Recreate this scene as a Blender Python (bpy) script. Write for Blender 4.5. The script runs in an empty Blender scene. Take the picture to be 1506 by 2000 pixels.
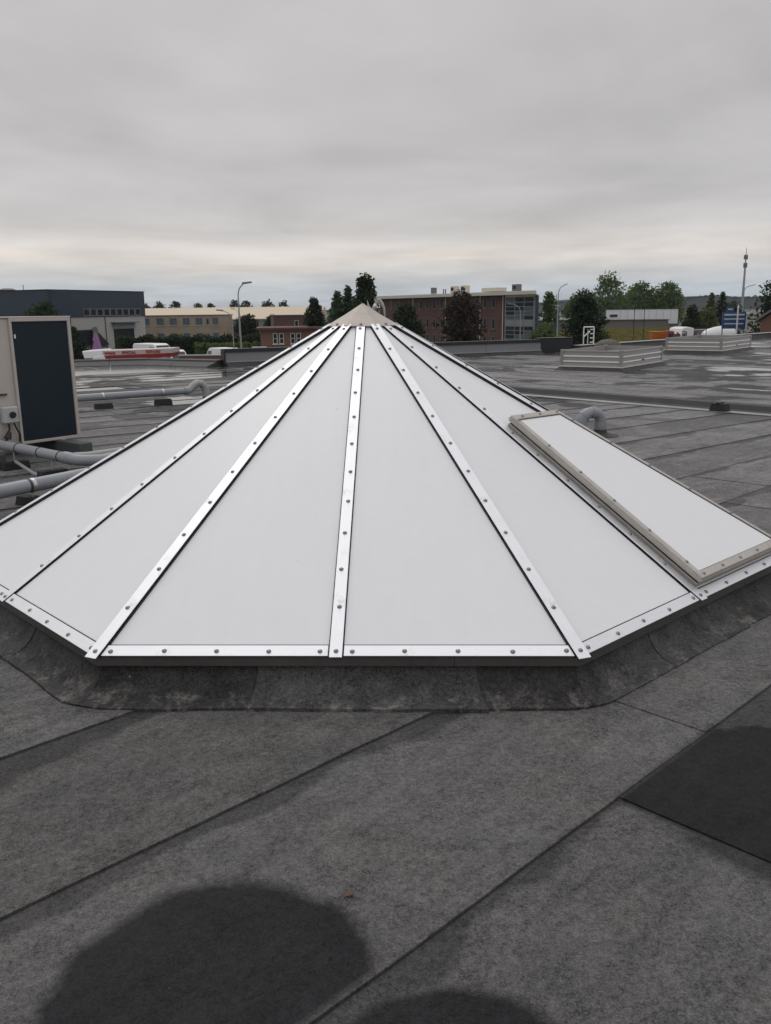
import bpy, bmesh, math, random
from mathutils import Vector, Matrix, noise as mnoise

random.seed(7)
R_ = math.radians
SC = bpy.context.scene
COL = SC.collection

# ------------------------------------------------------------------ camera
PITCH, ROLL, CAMZ = 0.2306, -0.0124, 1.44
cam_d = bpy.data.cameras.new('camera')
cam = bpy.data.objects.new('camera', cam_d)
COL.objects.link(cam)
cam_d.sensor_fit = 'HORIZONTAL'
cam_d.sensor_width = 36.0
cam_d.lens = 36.0 * 1680.27 / 1506.0
cam_d.clip_start = 0.05
cam_d.clip_end = 9000
fwd = Vector((0, math.cos(PITCH), -math.sin(PITCH)))
upv = Vector((0, math.sin(PITCH), math.cos(PITCH)))
rgt = Vector((1, 0, 0))
cr, sr = math.cos(ROLL), math.sin(ROLL)
cx_ = rgt * cr + upv * sr
cy_ = upv * cr - rgt * sr
cz_ = -fwd
m = Matrix((cx_, cy_, cz_)).transposed().to_4x4()
m.translation = Vector((0, 0, CAMZ))
cam.matrix_world = m
SC.camera = cam

# ------------------------------------------------------------------ world: overcast sky over a Nishita sky
SUN_EL, SUN_AZ = R_(48), R_(-20)          # azimuth measured from +Y towards +X
world = bpy.data.worlds.new('World')
SC.world = world
world.use_nodes = True
wt = world.node_tree
wn, wl = wt.nodes, wt.links
for n in list(wn):
    wn.remove(n)


def N(t, typ, **kw):
    n = t.nodes.new(typ)
    for k, v in kw.items():
        setattr(n, k, v)
    return n


def lk(t, a, b):
    t.links.new(a, b)


def math_n(t, op, a, b=None, clamp=False):
    n = t.nodes.new('ShaderNodeMath')
    n.operation = op
    n.use_clamp = clamp
    for i, v in enumerate((a, b)):
        if v is None:
            continue
        if isinstance(v, (int, float)):
            n.inputs[i].default_value = v
        else:
            t.links.new(v, n.inputs[i])
    return n.outputs[0]


def mix_c(t, fac, a, b, mode='MIX'):
    n = t.nodes.new('ShaderNodeMix')
    n.data_type = 'RGBA'
    n.blend_type = mode
    for sock, v in ((n.inputs[0], fac), (n.inputs[6], a), (n.inputs[7], b)):
        if isinstance(v, (int, float)):
            sock.default_value = v
        elif isinstance(v, tuple):
            sock.default_value = v if len(v) == 4 else (*v, 1)
        else:
            t.links.new(v, sock)
    return n.outputs[2]


def ramp(t, fac, stops, interp='LINEAR'):
    n = t.nodes.new('ShaderNodeValToRGB')
    n.color_ramp.interpolation = interp
    els = n.color_ramp.elements
    while len(els) < len(stops):
        els.new(0.5)
    for e, (p, c) in zip(els, stops):
        e.position = p
        e.color = (c, c, c, 1) if isinstance(c, (int, float)) else (*c, 1)
    t.links.new(fac, n.inputs[0])
    return n.outputs[0]


def noise_n(t, vec, scale, detail=4, rough=0.55, dist=0.0):
    n = t.nodes.new('ShaderNodeTexNoise')
    n.inputs['Scale'].default_value = scale
    n.inputs['Detail'].default_value = detail
    n.inputs['Roughness'].default_value = rough
    n.inputs['Distortion'].default_value = dist
    t.links.new(vec, n.inputs['Vector'])
    return n.outputs['Fac']


tc = N(wt, 'ShaderNodeTexCoord')
sep = N(wt, 'ShaderNodeSeparateXYZ')
lk(wt, tc.outputs['Generated'], sep.inputs[0])
zz = math_n(wt, 'MAXIMUM', sep.outputs['Z'], 0.0)
den = math_n(wt, 'ADD', zz, 0.075)
comb = N(wt, 'ShaderNodeCombineXYZ')
lk(wt, math_n(wt, 'DIVIDE', sep.outputs['X'], den), comb.inputs[0])
lk(wt, math_n(wt, 'MULTIPLY', math_n(wt, 'DIVIDE', sep.outputs['Y'], den), 0.9), comb.inputs[1])
cl1 = noise_n(wt, comb.outputs[0], 0.62, 7, 0.5, 0.5)          # big soft stratus rolls
cl2 = noise_n(wt, comb.outputs[0], 1.5, 4, 0.5, 0.3)
# stretched streak coordinates for the low band
comb2 = N(wt, 'ShaderNodeCombineXYZ')
lk(wt, math_n(wt, 'MULTIPLY', sep.outputs['X'], 3.2), comb2.inputs[0])
lk(wt, math_n(wt, 'MULTIPLY', sep.outputs['Y'], 3.2), comb2.inputs[1])
lk(wt, math_n(wt, 'MULTIPLY', sep.outputs['Z'], 62.0), comb2.inputs[2])
st1 = noise_n(wt, comb2.outputs[0], 1.0, 4, 0.55)
elev = math_n(wt, 'ADD', zz, math_n(wt, 'MULTIPLY', math_n(wt, 'SUBTRACT', cl2, 0.5), 0.016))
base = ramp(wt, elev, [
    (0.0, (0.50, 0.555, 0.61)), (0.022, (0.53, 0.575, 0.62)), (0.040, (0.60, 0.60, 0.605)),
    (0.056, (0.735, 0.69, 0.655)), (0.068, (0.71, 0.67, 0.645)), (0.086, (0.575, 0.56, 0.555)),
    (0.12, (0.535, 0.52, 0.525)), (0.22, (0.53, 0.512, 0.512)), (0.34, (0.54, 0.522, 0.52)),
    (0.6, (0.78, 0.77, 0.77)), (1.0, (1.06, 1.06, 1.08))])
var = math_n(wt, 'ADD', math_n(wt, 'MULTIPLY', math_n(wt, 'SUBTRACT', cl1, 0.5), 0.72),
             math_n(wt, 'MULTIPLY', math_n(wt, 'SUBTRACT', cl2, 0.5), 0.24))
var = math_n(wt, 'ADD', var, 1.0)
base = mix_c(wt, 1.0, base, var, 'MULTIPLY')
# thin gaps in the low cloud where warmer light comes through
gap = math_n(wt, 'MULTIPLY', ramp(wt, st1, [(0.54, 0.0), (0.72, 1.0)]),
             ramp(wt, zz, [(0.038, 0.0), (0.056, 1.0), (0.074, 0.0)]))
cloud = mix_c(wt, math_n(wt, 'MULTIPLY', gap, 0.75), base, (0.90, 0.80, 0.68))
sky = N(wt, 'ShaderNodeTexSky', sky_type='NISHITA')
sky.sun_disc = False
sky.sun_elevation = SUN_EL
sky.sun_rotation = SUN_AZ
sky.dust_density = 3.0
cloud10 = mix_c(wt, 1.0, cloud, (10.0, 10.0, 10.0), 'MULTIPLY')
skyc = mix_c(wt, 0.94, sky.outputs[0], cloud10)
bg = N(wt, 'ShaderNodeBackground')
bg.inputs['Strength'].default_value = 0.10
lk(wt, skyc, bg.inputs['Color'])
wo = N(wt, 'ShaderNodeOutputWorld')
lk(wt, bg.outputs[0], wo.inputs['Surface'])

# ------------------------------------------------------------------ sun behind the cloud
sun_d = bpy.data.lights.new('sun', 'SUN')
sun_d.energy = 0.55
sun_d.angle = R_(35)
sun_d.color = (1.0, 0.96, 0.90)
sun = bpy.data.objects.new('sun', sun_d)
COL.objects.link(sun)
sdir = Vector((math.sin(SUN_AZ) * math.cos(SUN_EL), math.cos(SUN_AZ) * math.cos(SUN_EL), math.sin(SUN_EL)))
sun.rotation_euler = (-sdir).to_track_quat('-Z', 'Y').to_euler()

SC.view_settings.view_transform = 'Standard'
SC.view_settings.look = 'None'
SC.view_settings.exposure = 0.0
SC.view_settings.gamma = 1.0
SC.view_settings.use_curve_mapping = False


# ================================================================== helpers
class MB:
    """collects vertices and faces of one mesh"""

    def __init__(self):
        self.v, self.f, self.uv = [], [], None

    def add(self, vs, fs):
        o = len(self.v)
        self.v += [tuple(p) for p in vs]
        self.f += [tuple(i + o for i in q) for q in fs]
        return self

    def box(self, c, s, M=None):
        x, y, z = (s[0] / 2, s[1] / 2, s[2] / 2)
        vs = [Vector((c[0] + a * x, c[1] + b * y, c[2] + d * z)) for d in (-1, 1) for b in (-1, 1) for a in (-1, 1)]
        if M is not None:
            vs = [M @ p for p in vs]
        return self.add(vs, [(0, 2, 3, 1), (4, 5, 7, 6), (0, 1, 5, 4), (2, 6, 7, 3), (0, 4, 6, 2), (1, 3, 7, 5)])

    def hexa(self, lo, hi):
        """slab between two matching polygons lo and hi (lists of points)"""
        n = len(lo)
        fs = [tuple(reversed(range(n))), tuple(range(n, 2 * n))]
        fs += [(i, (i + 1) % n, n + (i + 1) % n, n + i) for i in range(n)]
        return self.add(list(lo) + list(hi), fs)

    def tube(self, path, r, n=12, cap=True):
        path = [Vector(p) for p in path]
        rs = r if isinstance(r, (list, tuple)) else [r] * len(path)
        o = len(self.v)
        prev = None
        for i, p in enumerate(path):
            d = (path[min(i + 1, len(path) - 1)] - path[max(i - 1, 0)]).normalized()
            a = prev if prev is not None else (Vector((0, 0, 1)) if abs(d.z) < 0.9 else Vector((1, 0, 0)))
            a = (a - d * a.dot(d)).normalized()
            prev = a
            b = d.cross(a)
            for k in range(n):
                t = 2 * math.pi * k / n
                self.v.append(tuple(p + (a * math.cos(t) + b * math.sin(t)) * rs[i]))
        for i in range(len(path) - 1):
            for k in range(n):
                k2 = (k + 1) % n
                self.f.append((o + i * n + k, o + i * n + k2, o + (i + 1) * n + k2, o + (i + 1) * n + k))
        if cap:
            self.f.append(tuple(o + k for k in reversed(range(n))))
            self.f.append(tuple(o + (len(path) - 1) * n + k for k in range(n)))
        return self

    def lathe(self, prof, n=20, c=(0, 0, 0), M=None):
        o = len(self.v)
        for (r, z) in prof:
            for k in range(n):
                t = 2 * math.pi * k / n
                p = Vector((c[0] + r * math.cos(t), c[1] + r * math.sin(t), c[2] + z))
                self.v.append(tuple(M @ p if M is not None else p))
        for i in range(len(prof) - 1):
            for k in range(n):
                k2 = (k + 1) % n
                self.f.append((o + i * n + k, o + i * n + k2, o + (i + 1) * n + k2, o + (i + 1) * n + k))
        self.f.append(tuple(o + k for k in reversed(range(n))))
        self.f.append(tuple(o + (len(prof) - 1) * n + k for k in range(n)))
        return self

    def mesh(self, name, smooth=False):
        me = bpy.data.meshes.new(name)
        me.from_pydata(self.v, [], self.f)
        me.validate()
        if smooth:
            me.polygons.foreach_set('use_smooth', [True] * len(me.polygons))
        me.update()
        return me

    def build(self, name, mat, parent=None, smooth=False, bevel=0.0, **tags):
        me = self.mesh(name, smooth)
        bm = bmesh.new()
        bm.from_mesh(me)
        bmesh.ops.recalc_face_normals(bm, faces=bm.faces)
        if bevel:
            eds = [e for e in bm.edges if len(e.link_faces) == 2 and e.calc_face_angle(0) > 0.5]
            bmesh.ops.bevel(bm, geom=eds, offset=bevel, segments=1, affect='EDGES', profile=0.5)
        bm.to_mesh(me)
        bm.free()
        if smooth:
            try:
                me.set_sharp_from_angle(angle=R_(40))
            except Exception:
                pass
        me.materials.append(mat)
        o = bpy.data.objects.new(name, me)
        COL.objects.link(o)
        if parent is not None:
            o.parent = parent
        tag(o, **tags)
        return o


def tag(o, label=None, cat=None, group=None, kind=None):
    if label:
        o['label'] = label
    if cat:
        o['category'] = cat
    if group:
        o['group'] = group
    if kind:
        o['kind'] = kind
    return o


def empty(name, loc=(0, 0, 0), rz=0.0, label=None, cat=None, group=None):
    o = bpy.data.objects.new(name, None)
    o.empty_display_size = 0.1
    COL.objects.link(o)
    o.location = loc
    o.rotation_euler = (0, 0, rz)
    return tag(o, label, cat, group)


def inst(name, me, parent, M):
    o = bpy.data.objects.new(name, me)
    COL.objects.link(o)
    o.parent = parent
    o.matrix_local = M
    return o


def copy_tree(o, parent=None):
    c = o.copy()
    COL.objects.link(c)
    c.parent = parent
    for ch in o.children:
        copy_tree(ch, c)
    return c


# ------------------------------------------------------------------ materials
def new_mat(name):
    mt = bpy.data.materials.new(name)
    mt.use_nodes = True
    t = mt.node_tree
    b = t.nodes['Principled BSDF']
    return mt, t, b


def mat(name, col, rough=0.6, metal=0.0, var=0.12, scale=3.0, bump=0.0, bscale=60.0, spec=0.5, rvar=0.1, dirt=0.0):
    """painted / weathered surface: colour mottled by two noises, small bump, uneven roughness"""
    mt, t, b = new_mat(name)
    tcn = N(t, 'ShaderNodeTexCoord')
    vec = tcn.outputs['Object']
    n1 = noise_n(t, vec, scale, 6, 0.6)
    n2 = noise_n(t, vec, scale * 9, 4, 0.6)
    oi = N(t, 'ShaderNodeObjectInfo')
    f = math_n(t, 'ADD', math_n(t, 'MULTIPLY', math_n(t, 'SUBTRACT', n1, 0.5), 2.2 * var),
               math_n(t, 'MULTIPLY', math_n(t, 'SUBTRACT', n2, 0.5), 1.2 * var))
    f = math_n(t, 'ADD', f, math_n(t, 'MULTIPLY', math_n(t, 'SUBTRACT', oi.outputs['Random'], 0.5), 0.5 * var))
    f = math_n(t, 'ADD', f, 1.0)
    c = mix_c(t, 1.0, (*col, 1), f, 'MULTIPLY')
    if dirt:
        d = ramp(t, noise_n(t, vec, scale * 2.3, 8, 0.7, 0.6), [(0.5, 0.0), (0.75, 1.0)])
        c = mix_c(t, math_n(t, 'MULTIPLY', d, dirt), c, (0.16, 0.13, 0.10))
    lk(t, c, b.inputs['Base Color'])
    lk(t, math_n(t, 'ADD', math_n(t, 'MULTIPLY', math_n(t, 'SUBTRACT', n2, 0.5), rvar * 2), rough, True), b.inputs['Roughness'])
    b.inputs['Metallic'].default_value = metal
    b.inputs['Specular IOR Level'].default_value = spec
    if bump:
        bn = N(t, 'ShaderNodeBump')
        bn.inputs['Strength'].default_value = bump
        bn.inputs['Distance'].default_value = 0.01
        lk(t, noise_n(t, vec, bscale, 5, 0.6), bn.inputs['Height'])
        lk(t, bn.outputs[0], b.inputs['Normal'])
    return mt


ANG = R_(44)
CA, SA = math.cos(ANG), math.sin(ANG)


def felt(name, base=(0.080, 0.0755, 0.0735), sheets=True, upstand=False):
    """mineral-surfaced bitumen felt: granules, rolled streaks, dried stains, damp and standing water"""
    mt, t, b = new_mat(name)
    geo = N(t, 'ShaderNodeNewGeometry')
    pos = geo.outputs['Position']
    rot = N(t, 'ShaderNodeVectorRotate', rotation_type='Z_AXIS')
    rot.inputs['Angle'].default_value = -ANG
    lk(t, pos, rot.inputs['Vector'])
    st = rot.outputs[0]                       # x along the sheets, y across
    sx = N(t, 'ShaderNodeSeparateXYZ')
    lk(t, st, sx.inputs[0])
    px = N(t, 'ShaderNodeSeparateXYZ')
    lk(t, pos, px.inputs[0])
    oi = N(t, 'ShaderNodeObjectInfo')
    gran = noise_n(t, pos, 190, 2, 0.8)
    gran2 = noise_n(t, pos, 60, 3, 0.75)
    mid = noise_n(t, pos, 9, 7, 0.65)
    big = noise_n(t, pos, 1.3, 6, 0.6, 0.3)
    mp = N(t, 'ShaderNodeMapping')
    mp.inputs['Scale'].default_value = (1.6, 16.0, 8.0) if not upstand else (9.0, 9.0, 1.2)
    lk(t, st, mp.inputs['Vector'])
    streak = noise_n(t, mp.outputs[0], 1.0, 7, 0.7, 0.4)
    f = math_n(t, 'MULTIPLY', math_n(t, 'SUBTRACT', gran, 0.5), 3.1)
    f = math_n(t, 'ADD', f, math_n(t, 'MULTIPLY', math_n(t, 'SUBTRACT', gran2, 0.5), 2.4))
    f = math_n(t, 'ADD', f, math_n(t, 'MULTIPLY', math_n(t, 'SUBTRACT', mid, 0.5), 1.25))
    f = math_n(t, 'ADD', f, math_n(t, 'MULTIPLY', math_n(t, 'SUBTRACT', big, 0.5), 1.15))
    f = math_n(t, 'ADD', f, math_n(t, 'MULTIPLY', math_n(t, 'SUBTRACT', streak, 0.5), 1.15 if not upstand else 2.0))
    f = math_n(t, 'ADD', f, math_n(t, 'MULTIPLY', math_n(t, 'SUBTRACT', oi.outputs['Random'], 0.5), 0.30))
    f = math_n(t, 'MAXIMUM', math_n(t, 'ADD', f, 1.0), 0.15)
    hue = noise_n(t, pos, 2.7, 4, 0.6)
    c0 = mix_c(t, ramp(t, hue, [(0.35, 0.0), (0.65, 1.0)]), (*base, 1),
               (base[0] * 0.80, base[1] * 0.84, base[2] * 0.89, 1))
    col = mix_c(t, 1.0, mix_c(t, 1.0, c0, f, 'MULTIPLY'), oi.outputs['Color'], 'MULTIPLY')
    # pale dried dust and lime stains
    dust = math_n(t, 'MULTIPLY', ramp(t, noise_n(t, pos, 3.1, 8, 0.75, 0.8), [(0.55, 0.0), (0.74, 1.0)]),
                  ramp(t, gran2, [(0.35, 0.0), (0.7, 1.0)]))
    if upstand:
        zr = ramp(t, px.outputs['Z'], [(0.005, 1.0), (0.035, 0.7), (0.065, 0.1), (0.09, 0.0)])
        dust2 = math_n(t, 'MULTIPLY', ramp(t, noise_n(t, pos, 7.0, 9, 0.78, 0.5), [(0.50, 0.0), (0.62, 1.0)]), zr)
        col = mix_c(t, math_n(t, 'MULTIPLY', math_n(t, 'MULTIPLY', dust2, ramp(t, gran2, [(0.38, 0.25), (0.62, 1.0)])), 0.75), col, (0.30, 0.265, 0.235))
    col = mix_c(t, math_n(t, 'MULTIPLY', dust, 0.42 if not upstand else 0.15), col, (0.25, 0.23, 0.21))
    # small pale crumbs
    vor = N(t, 'ShaderNodeTexVoronoi')
    vor.inputs['Scale'].default_value = 13.0
    lk(t, pos, vor.inputs['Vector'])
    crumb = math_n(t, 'MULTIPLY', ramp(t, vor.outputs['Distance'], [(0.035, 1.0), (0.06, 0.0)]),
                   ramp(t, noise_n(t, pos, 21, 2, 0.5), [(0.60, 0.0), (0.64, 1.0)]))
    col = mix_c(t, math_n(t, 'MULTIPLY', crumb, 0.55), col, (0.33, 0.30, 0.27))
    # scuffs: dark thin wandering marks
    sc = noise_n(t, pos, 5.0, 3, 0.5, 1.8)
    scuff = math_n(t, 'MULTIPLY', ramp(t, math_n(t, 'ABSOLUTE', math_n(t, 'SUBTRACT', sc, 0.5)), [(0.0, 1.0), (0.012, 0.0)]),
                   ramp(t, mid, [(0.5, 0.0), (0.62, 1.0)]))
    col = mix_c(t, math_n(t, 'MULTIPLY', scuff, 0.65), col, (0.03, 0.03, 0.03))
    rough = 0.88
    height = math_n(t, 'ADD', math_n(t, 'MULTIPLY', gran, 0.5), math_n(t, 'MULTIPLY', mid, 1.2))
    if not upstand:
        edge_n = noise_n(t, pos, 6.0, 6, 0.65)
        edge_f = math_n(t, 'MULTIPLY', math_n(t, 'SUBTRACT', noise_n(t, pos, 3.2, 7, 0.6), 0.5), 0.42)

        def blob(cx, cy, rx, ry, soft=0.10, clip=None, rotd=0.0):
            dx0 = math_n(t, 'SUBTRACT', px.outputs['X'], cx)
            dy0 = math_n(t, 'SUBTRACT', px.outputs['Y'], cy)
            ca, sa = math.cos(R_(rotd)), math.sin(R_(rotd))
            dx = math_n(t, 'ADD', math_n(t, 'MULTIPLY', dx0, ca), math_n(t, 'MULTIPLY', dy0, sa))
            dy = math_n(t, 'SUBTRACT', math_n(t, 'MULTIPLY', dy0, ca), math_n(t, 'MULTIPLY', dx0, sa))
            dx = math_n(t, 'DIVIDE', dx, rx)
            dy = math_n(t, 'DIVIDE', dy, ry)
            d = math_n(t, 'SQRT', math_n(t, 'ADD', math_n(t, 'MULTIPLY', dx, dx), math_n(t, 'MULTIPLY', dy, dy)))
            d = math_n(t, 'ADD', d, edge_f)
            mk = ramp(t, d, [(1.0 - soft, 1.0), (1.0, 0.0)])
            for (axis, lo, hi) in (clip or []):
                mk = math_n(t, 'MULTIPLY', mk, ramp(t, math_n(t, 'MULTIPLY', sx.outputs[axis], 0.1), [(lo / 10, 0.0), (hi / 10, 1.0)] if lo < hi else [(hi / 10, 1.0), (lo / 10, 0.0)]))
            return mk
        damp = blob(-0.385, 1.53, 0.385, 0.45, 0.13, [('Y', 1.186, 1.194)])
        damp = math_n(t, 'MAXIMUM', damp, blob(0.11, 1.40, 0.27, 0.205, 0.2))
        damp = math_n(t, 'MAXIMUM', damp, blob(1.296, 2.113, 0.62, 0.72, 0.10, [('X', 2.098, 2.104), ('Y', 1.198, 1.192)], 44))
        damp = math_n(t, 'MAXIMUM', damp, math_n(t, 'MULTIPLY', blob(1.00, 1.965, 0.40, 0.085, 0.6, None, -46), 0.8))
        if sheets:
            uvn = N(t, 'ShaderNodeUVMap')
            us = N(t, 'ShaderNodeSeparateXYZ')
            lk(t, uvn.outputs[0], us.inputs[0])
            nb = noise_n(t, pos, 1.1, 3, 0.5)
            w = math_n(t, 'ADD', math_n(t, 'MULTIPLY', math_n(t, 'SUBTRACT', nb, 0.5), 0.75), 0.085)
            wob = math_n(t, 'MULTIPLY', math_n(t, 'SUBTRACT', edge_n, 0.5), 0.05)
            band = math_n(t, 'SUBTRACT', math_n(t, 'ADD', w, wob), us.outputs['Y'])
            band = ramp(t, math_n(t, 'ADD', math_n(t, 'MULTIPLY', band, 6.0), 0.5), [(0.40, 0.0), (0.60, 1.0)])
            damp = math_n(t, 'MAXIMUM', damp, math_n(t, 'MULTIPLY', band, 0.58))
            # thin dark line right along the lap
            lap_dark = ramp(t, math_n(t, 'ADD', us.outputs['Y'], math_n(t, 'MULTIPLY', wob, 0.35)), [(0.004, 1.0), (0.013, 0.0)])
            col = mix_c(t, math_n(t, 'MULTIPLY', lap_dark, 0.75), col, (0.018, 0.018, 0.019))
        # ponding further out on the roof
        far = ramp(t, math_n(t, 'MULTIPLY', px.outputs['Y'], 0.02), [(0.17, 0.0), (0.26, 1.0)])
        pn = noise_n(t, pos, 0.40, 6, 0.55, 0.3)
        sidel = ramp(t, math_n(t, 'ADD', math_n(t, 'MULTIPLY', px.outputs['X'], 0.05), 0.5), [(0.42, 0.090), (0.62, 0.0)])
        depth = ramp(t, math_n(t, 'MULTIPLY', px.outputs['Y'], 0.02), [(0.22, 0.0), (0.42, 0.075)])
        pn2 = math_n(t, 'ADD', math_n(t, 'ADD', pn, sidel), depth)
        pn2 = math_n(t, 'ADD', pn2, math_n(t, 'MULTIPLY', math_n(t, 'SUBTRACT', oi.outputs['Random'], 0.5), 0.15))
        fdamp = math_n(t, 'MULTIPLY', ramp(t, pn2, [(0.530, 0.0), (0.565, 0.9)]), far)
        pond = math_n(t, 'MULTIPLY', ramp(t, pn2, [(0.640, 0.0), (0.665, 1.0)]), far)
        damp = math_n(t, 'MAXIMUM', damp, fdamp)
        wetc = mix_c(t, 0.25, mix_c(t, 1.0, col, (0.22, 0.232, 0.255), 'MULTIPLY'), (0.0145, 0.0150, 0.0165, 1))
        col = mix_c(t, damp, col, wetc)
        r = math_n(t, 'SUBTRACT', rough, math_n(t, 'MULTIPLY', damp, 0.24))
        r = math_n(t, 'SUBTRACT', r, math_n(t, 'MULTIPLY', fdamp, 0.12))
        r = math_n(t, 'SUBTRACT', r, math_n(t, 'MULTIPLY', pond, 0.44), True)
        lk(t, r, b.inputs['Roughness'])
        lk(t, math_n(t, 'MULTIPLY', math_n(t, 'SUBTRACT', 1.0, damp), math_n(t, 'MULTIPLY', f, 0.44, True)), b.inputs['Sheen Weight'])
        sp = math_n(t, 'SUBTRACT', 0.40, math_n(t, 'MULTIPLY', damp, 0.30))
        lk(t, math_n(t, 'ADD', sp, math_n(t, 'MULTIPLY', pond, 0.40)), b.inputs['Specular IOR Level'])
        b.inputs['Sheen Roughness'].default_value = 0.32
        dry = math_n(t, 'SUBTRACT', 1.0, math_n(t, 'MULTIPLY', damp, 0.45))
        dry = math_n(t, 'MULTIPLY', dry, math_n(t, 'SUBTRACT', 1.0, pond))
        height = math_n(t, 'MULTIPLY', height, dry)
    else:
        b.inputs['Roughness'].default_value = 0.8
    b.inputs['Specular IOR Level'].default_value = 0.36 if upstand else 0.4
    lk(t, col, b.inputs['Base Color'])
    bn = N(t, 'ShaderNodeBump')
    bn.inputs['Strength'].default_value = 0.55
    bn.inputs['Distance'].default_value = 0.004
    lk(t, height, bn.inputs['Height'])
    lk(t, bn.outputs[0], b.inputs['Normal'])
    return mt


def leaf_mat(name, c1, c2):
    mt, t, b = new_mat(name)
    geo = N(t, 'ShaderNodeNewGeometry')
    n1 = noise_n(t, geo.outputs['Position'], 0.7, 3, 0.6)
    n2 = noise_n(t, geo.outputs['Position'], 4.0, 2, 0.6)
    f = ramp(t, math_n(t, 'ADD', math_n(t, 'MULTIPLY', n1, 0.6), math_n(t, 'MULTIPLY', n2, 0.4)), [(0.36, 0.0), (0.64, 1.0)])
    cc = mix_c(t, f, c1, c2)
    lk(t, cc, b.inputs['Base Color'])
    b.inputs['Roughness'].default_value = 0.65
    b.inputs['Specular IOR Level'].default_value = 0.25
    tl_ = N(t, 'ShaderNodeBsdfTranslucent')        # light passes through leaves
    lk(t, mix_c(t, 1.0, cc, (1.2, 1.3, 0.9), 'MULTIPLY'), tl_.inputs['Color'])
    ms_ = N(t, 'ShaderNodeMixShader')
    ms_.inputs[0].default_value = 0.42
    lk(t, b.outputs[0], ms_.inputs[1])
    lk(t, tl_.outputs[0], ms_.inputs[2])
    lk(t, ms_.outputs[0], t.nodes['Material Output'].inputs['Surface'])
    return mt


def brick_mat(name, c1, c2, mortar, sx=4.0):
    mt, t, b = new_mat(name)
    tcn = N(t, 'ShaderNodeTexCoord')
    mp = N(t, 'ShaderNodeMapping')
    mp.inputs['Rotation'].default_value = (R_(90), 0, 0)
    lk(t, tcn.outputs['Object'], mp.inputs['Vector'])
    br = N(t, 'ShaderNodeTexBrick')
    br.inputs['Scale'].default_value = sx
    br.inputs['Color1'].default_value = (*c1, 1)
    br.inputs['Color2'].default_value = (*c2, 1)
    br.inputs['Mortar'].default_value = (*mortar, 1)
    br.inputs['Mortar Size'].default_value = 0.012
    lk(t, mp.outputs[0], br.inputs['Vector'])
    n1 = noise_n(t, tcn.outputs['Object'], 0.35, 6, 0.6)
    f = math_n(t, 'ADD', math_n(t, 'MULTIPLY', math_n(t, 'SUBTRACT', n1, 0.5), 0.7), 1.0)
    lk(t, mix_c(t, 1.0, br.outputs['Color'], f, 'MULTIPLY'), b.inputs['Base Color'])
    b.inputs['Roughness'].default_value = 0.85
    return mt


def metal_strip_mat(name, col=(0.80, 0.805, 0.83)):
    """mill-finish aluminium: long brushed streaks, smears, grime"""
    mt, t, b = new_mat(name)
    tcn = N(t, 'ShaderNodeTexCoord')
    vec = tcn.outputs['Object']
    mp = N(t, 'ShaderNodeMapping')
    mp.inputs['Scale'].default_value = (9, 160, 9)
    lk(t, vec, mp.inputs['Vector'])
    br = noise_n(t, mp.outputs[0], 1.0, 4, 0.6)
    sm = noise_n(t, vec, 6.0, 6, 0.7, 0.5)
    spk = noise_n(t, vec, 70.0, 4, 0.7)
    f = math_n(t, 'ADD', math_n(t, 'MULTIPLY', math_n(t, 'SUBTRACT', br, 0.5), 0.16), 1.0)
    f = math_n(t, 'ADD', f, math_n(t, 'MULTIPLY', math_n(t, 'SUBTRACT', sm, 0.5), 0.22))
    c = mix_c(t, 1.0, (*col, 1), f, 'MULTIPLY')
    gr = math_n(t, 'MULTIPLY', ramp(t, sm, [(0.56, 0.0), (0.72, 1.0)]), ramp(t, spk, [(0.4, 0.2), (0.65, 1.0)]))
    c = mix_c(t, math_n(t, 'MULTIPLY', gr, 0.6), c, (0.40, 0.36, 0.33))
    lk(t, c, b.inputs['Base Color'])
    b.inputs['Metallic'].default_value = 0.85
    lk(t, math_n(t, 'ADD', math_n(t, 'MULTIPLY', sm, 0.25), 0.36), b.inputs['Roughness'])
    bn = N(t, 'ShaderNodeBump')
    bn.inputs['Strength'].default_value = 0.12
    bn.inputs['Distance'].default_value = 0.003
    lk(t, sm, bn.inputs['Height'])
    lk(t, bn.outputs[0], b.inputs['Normal'])
    return mt


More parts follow.
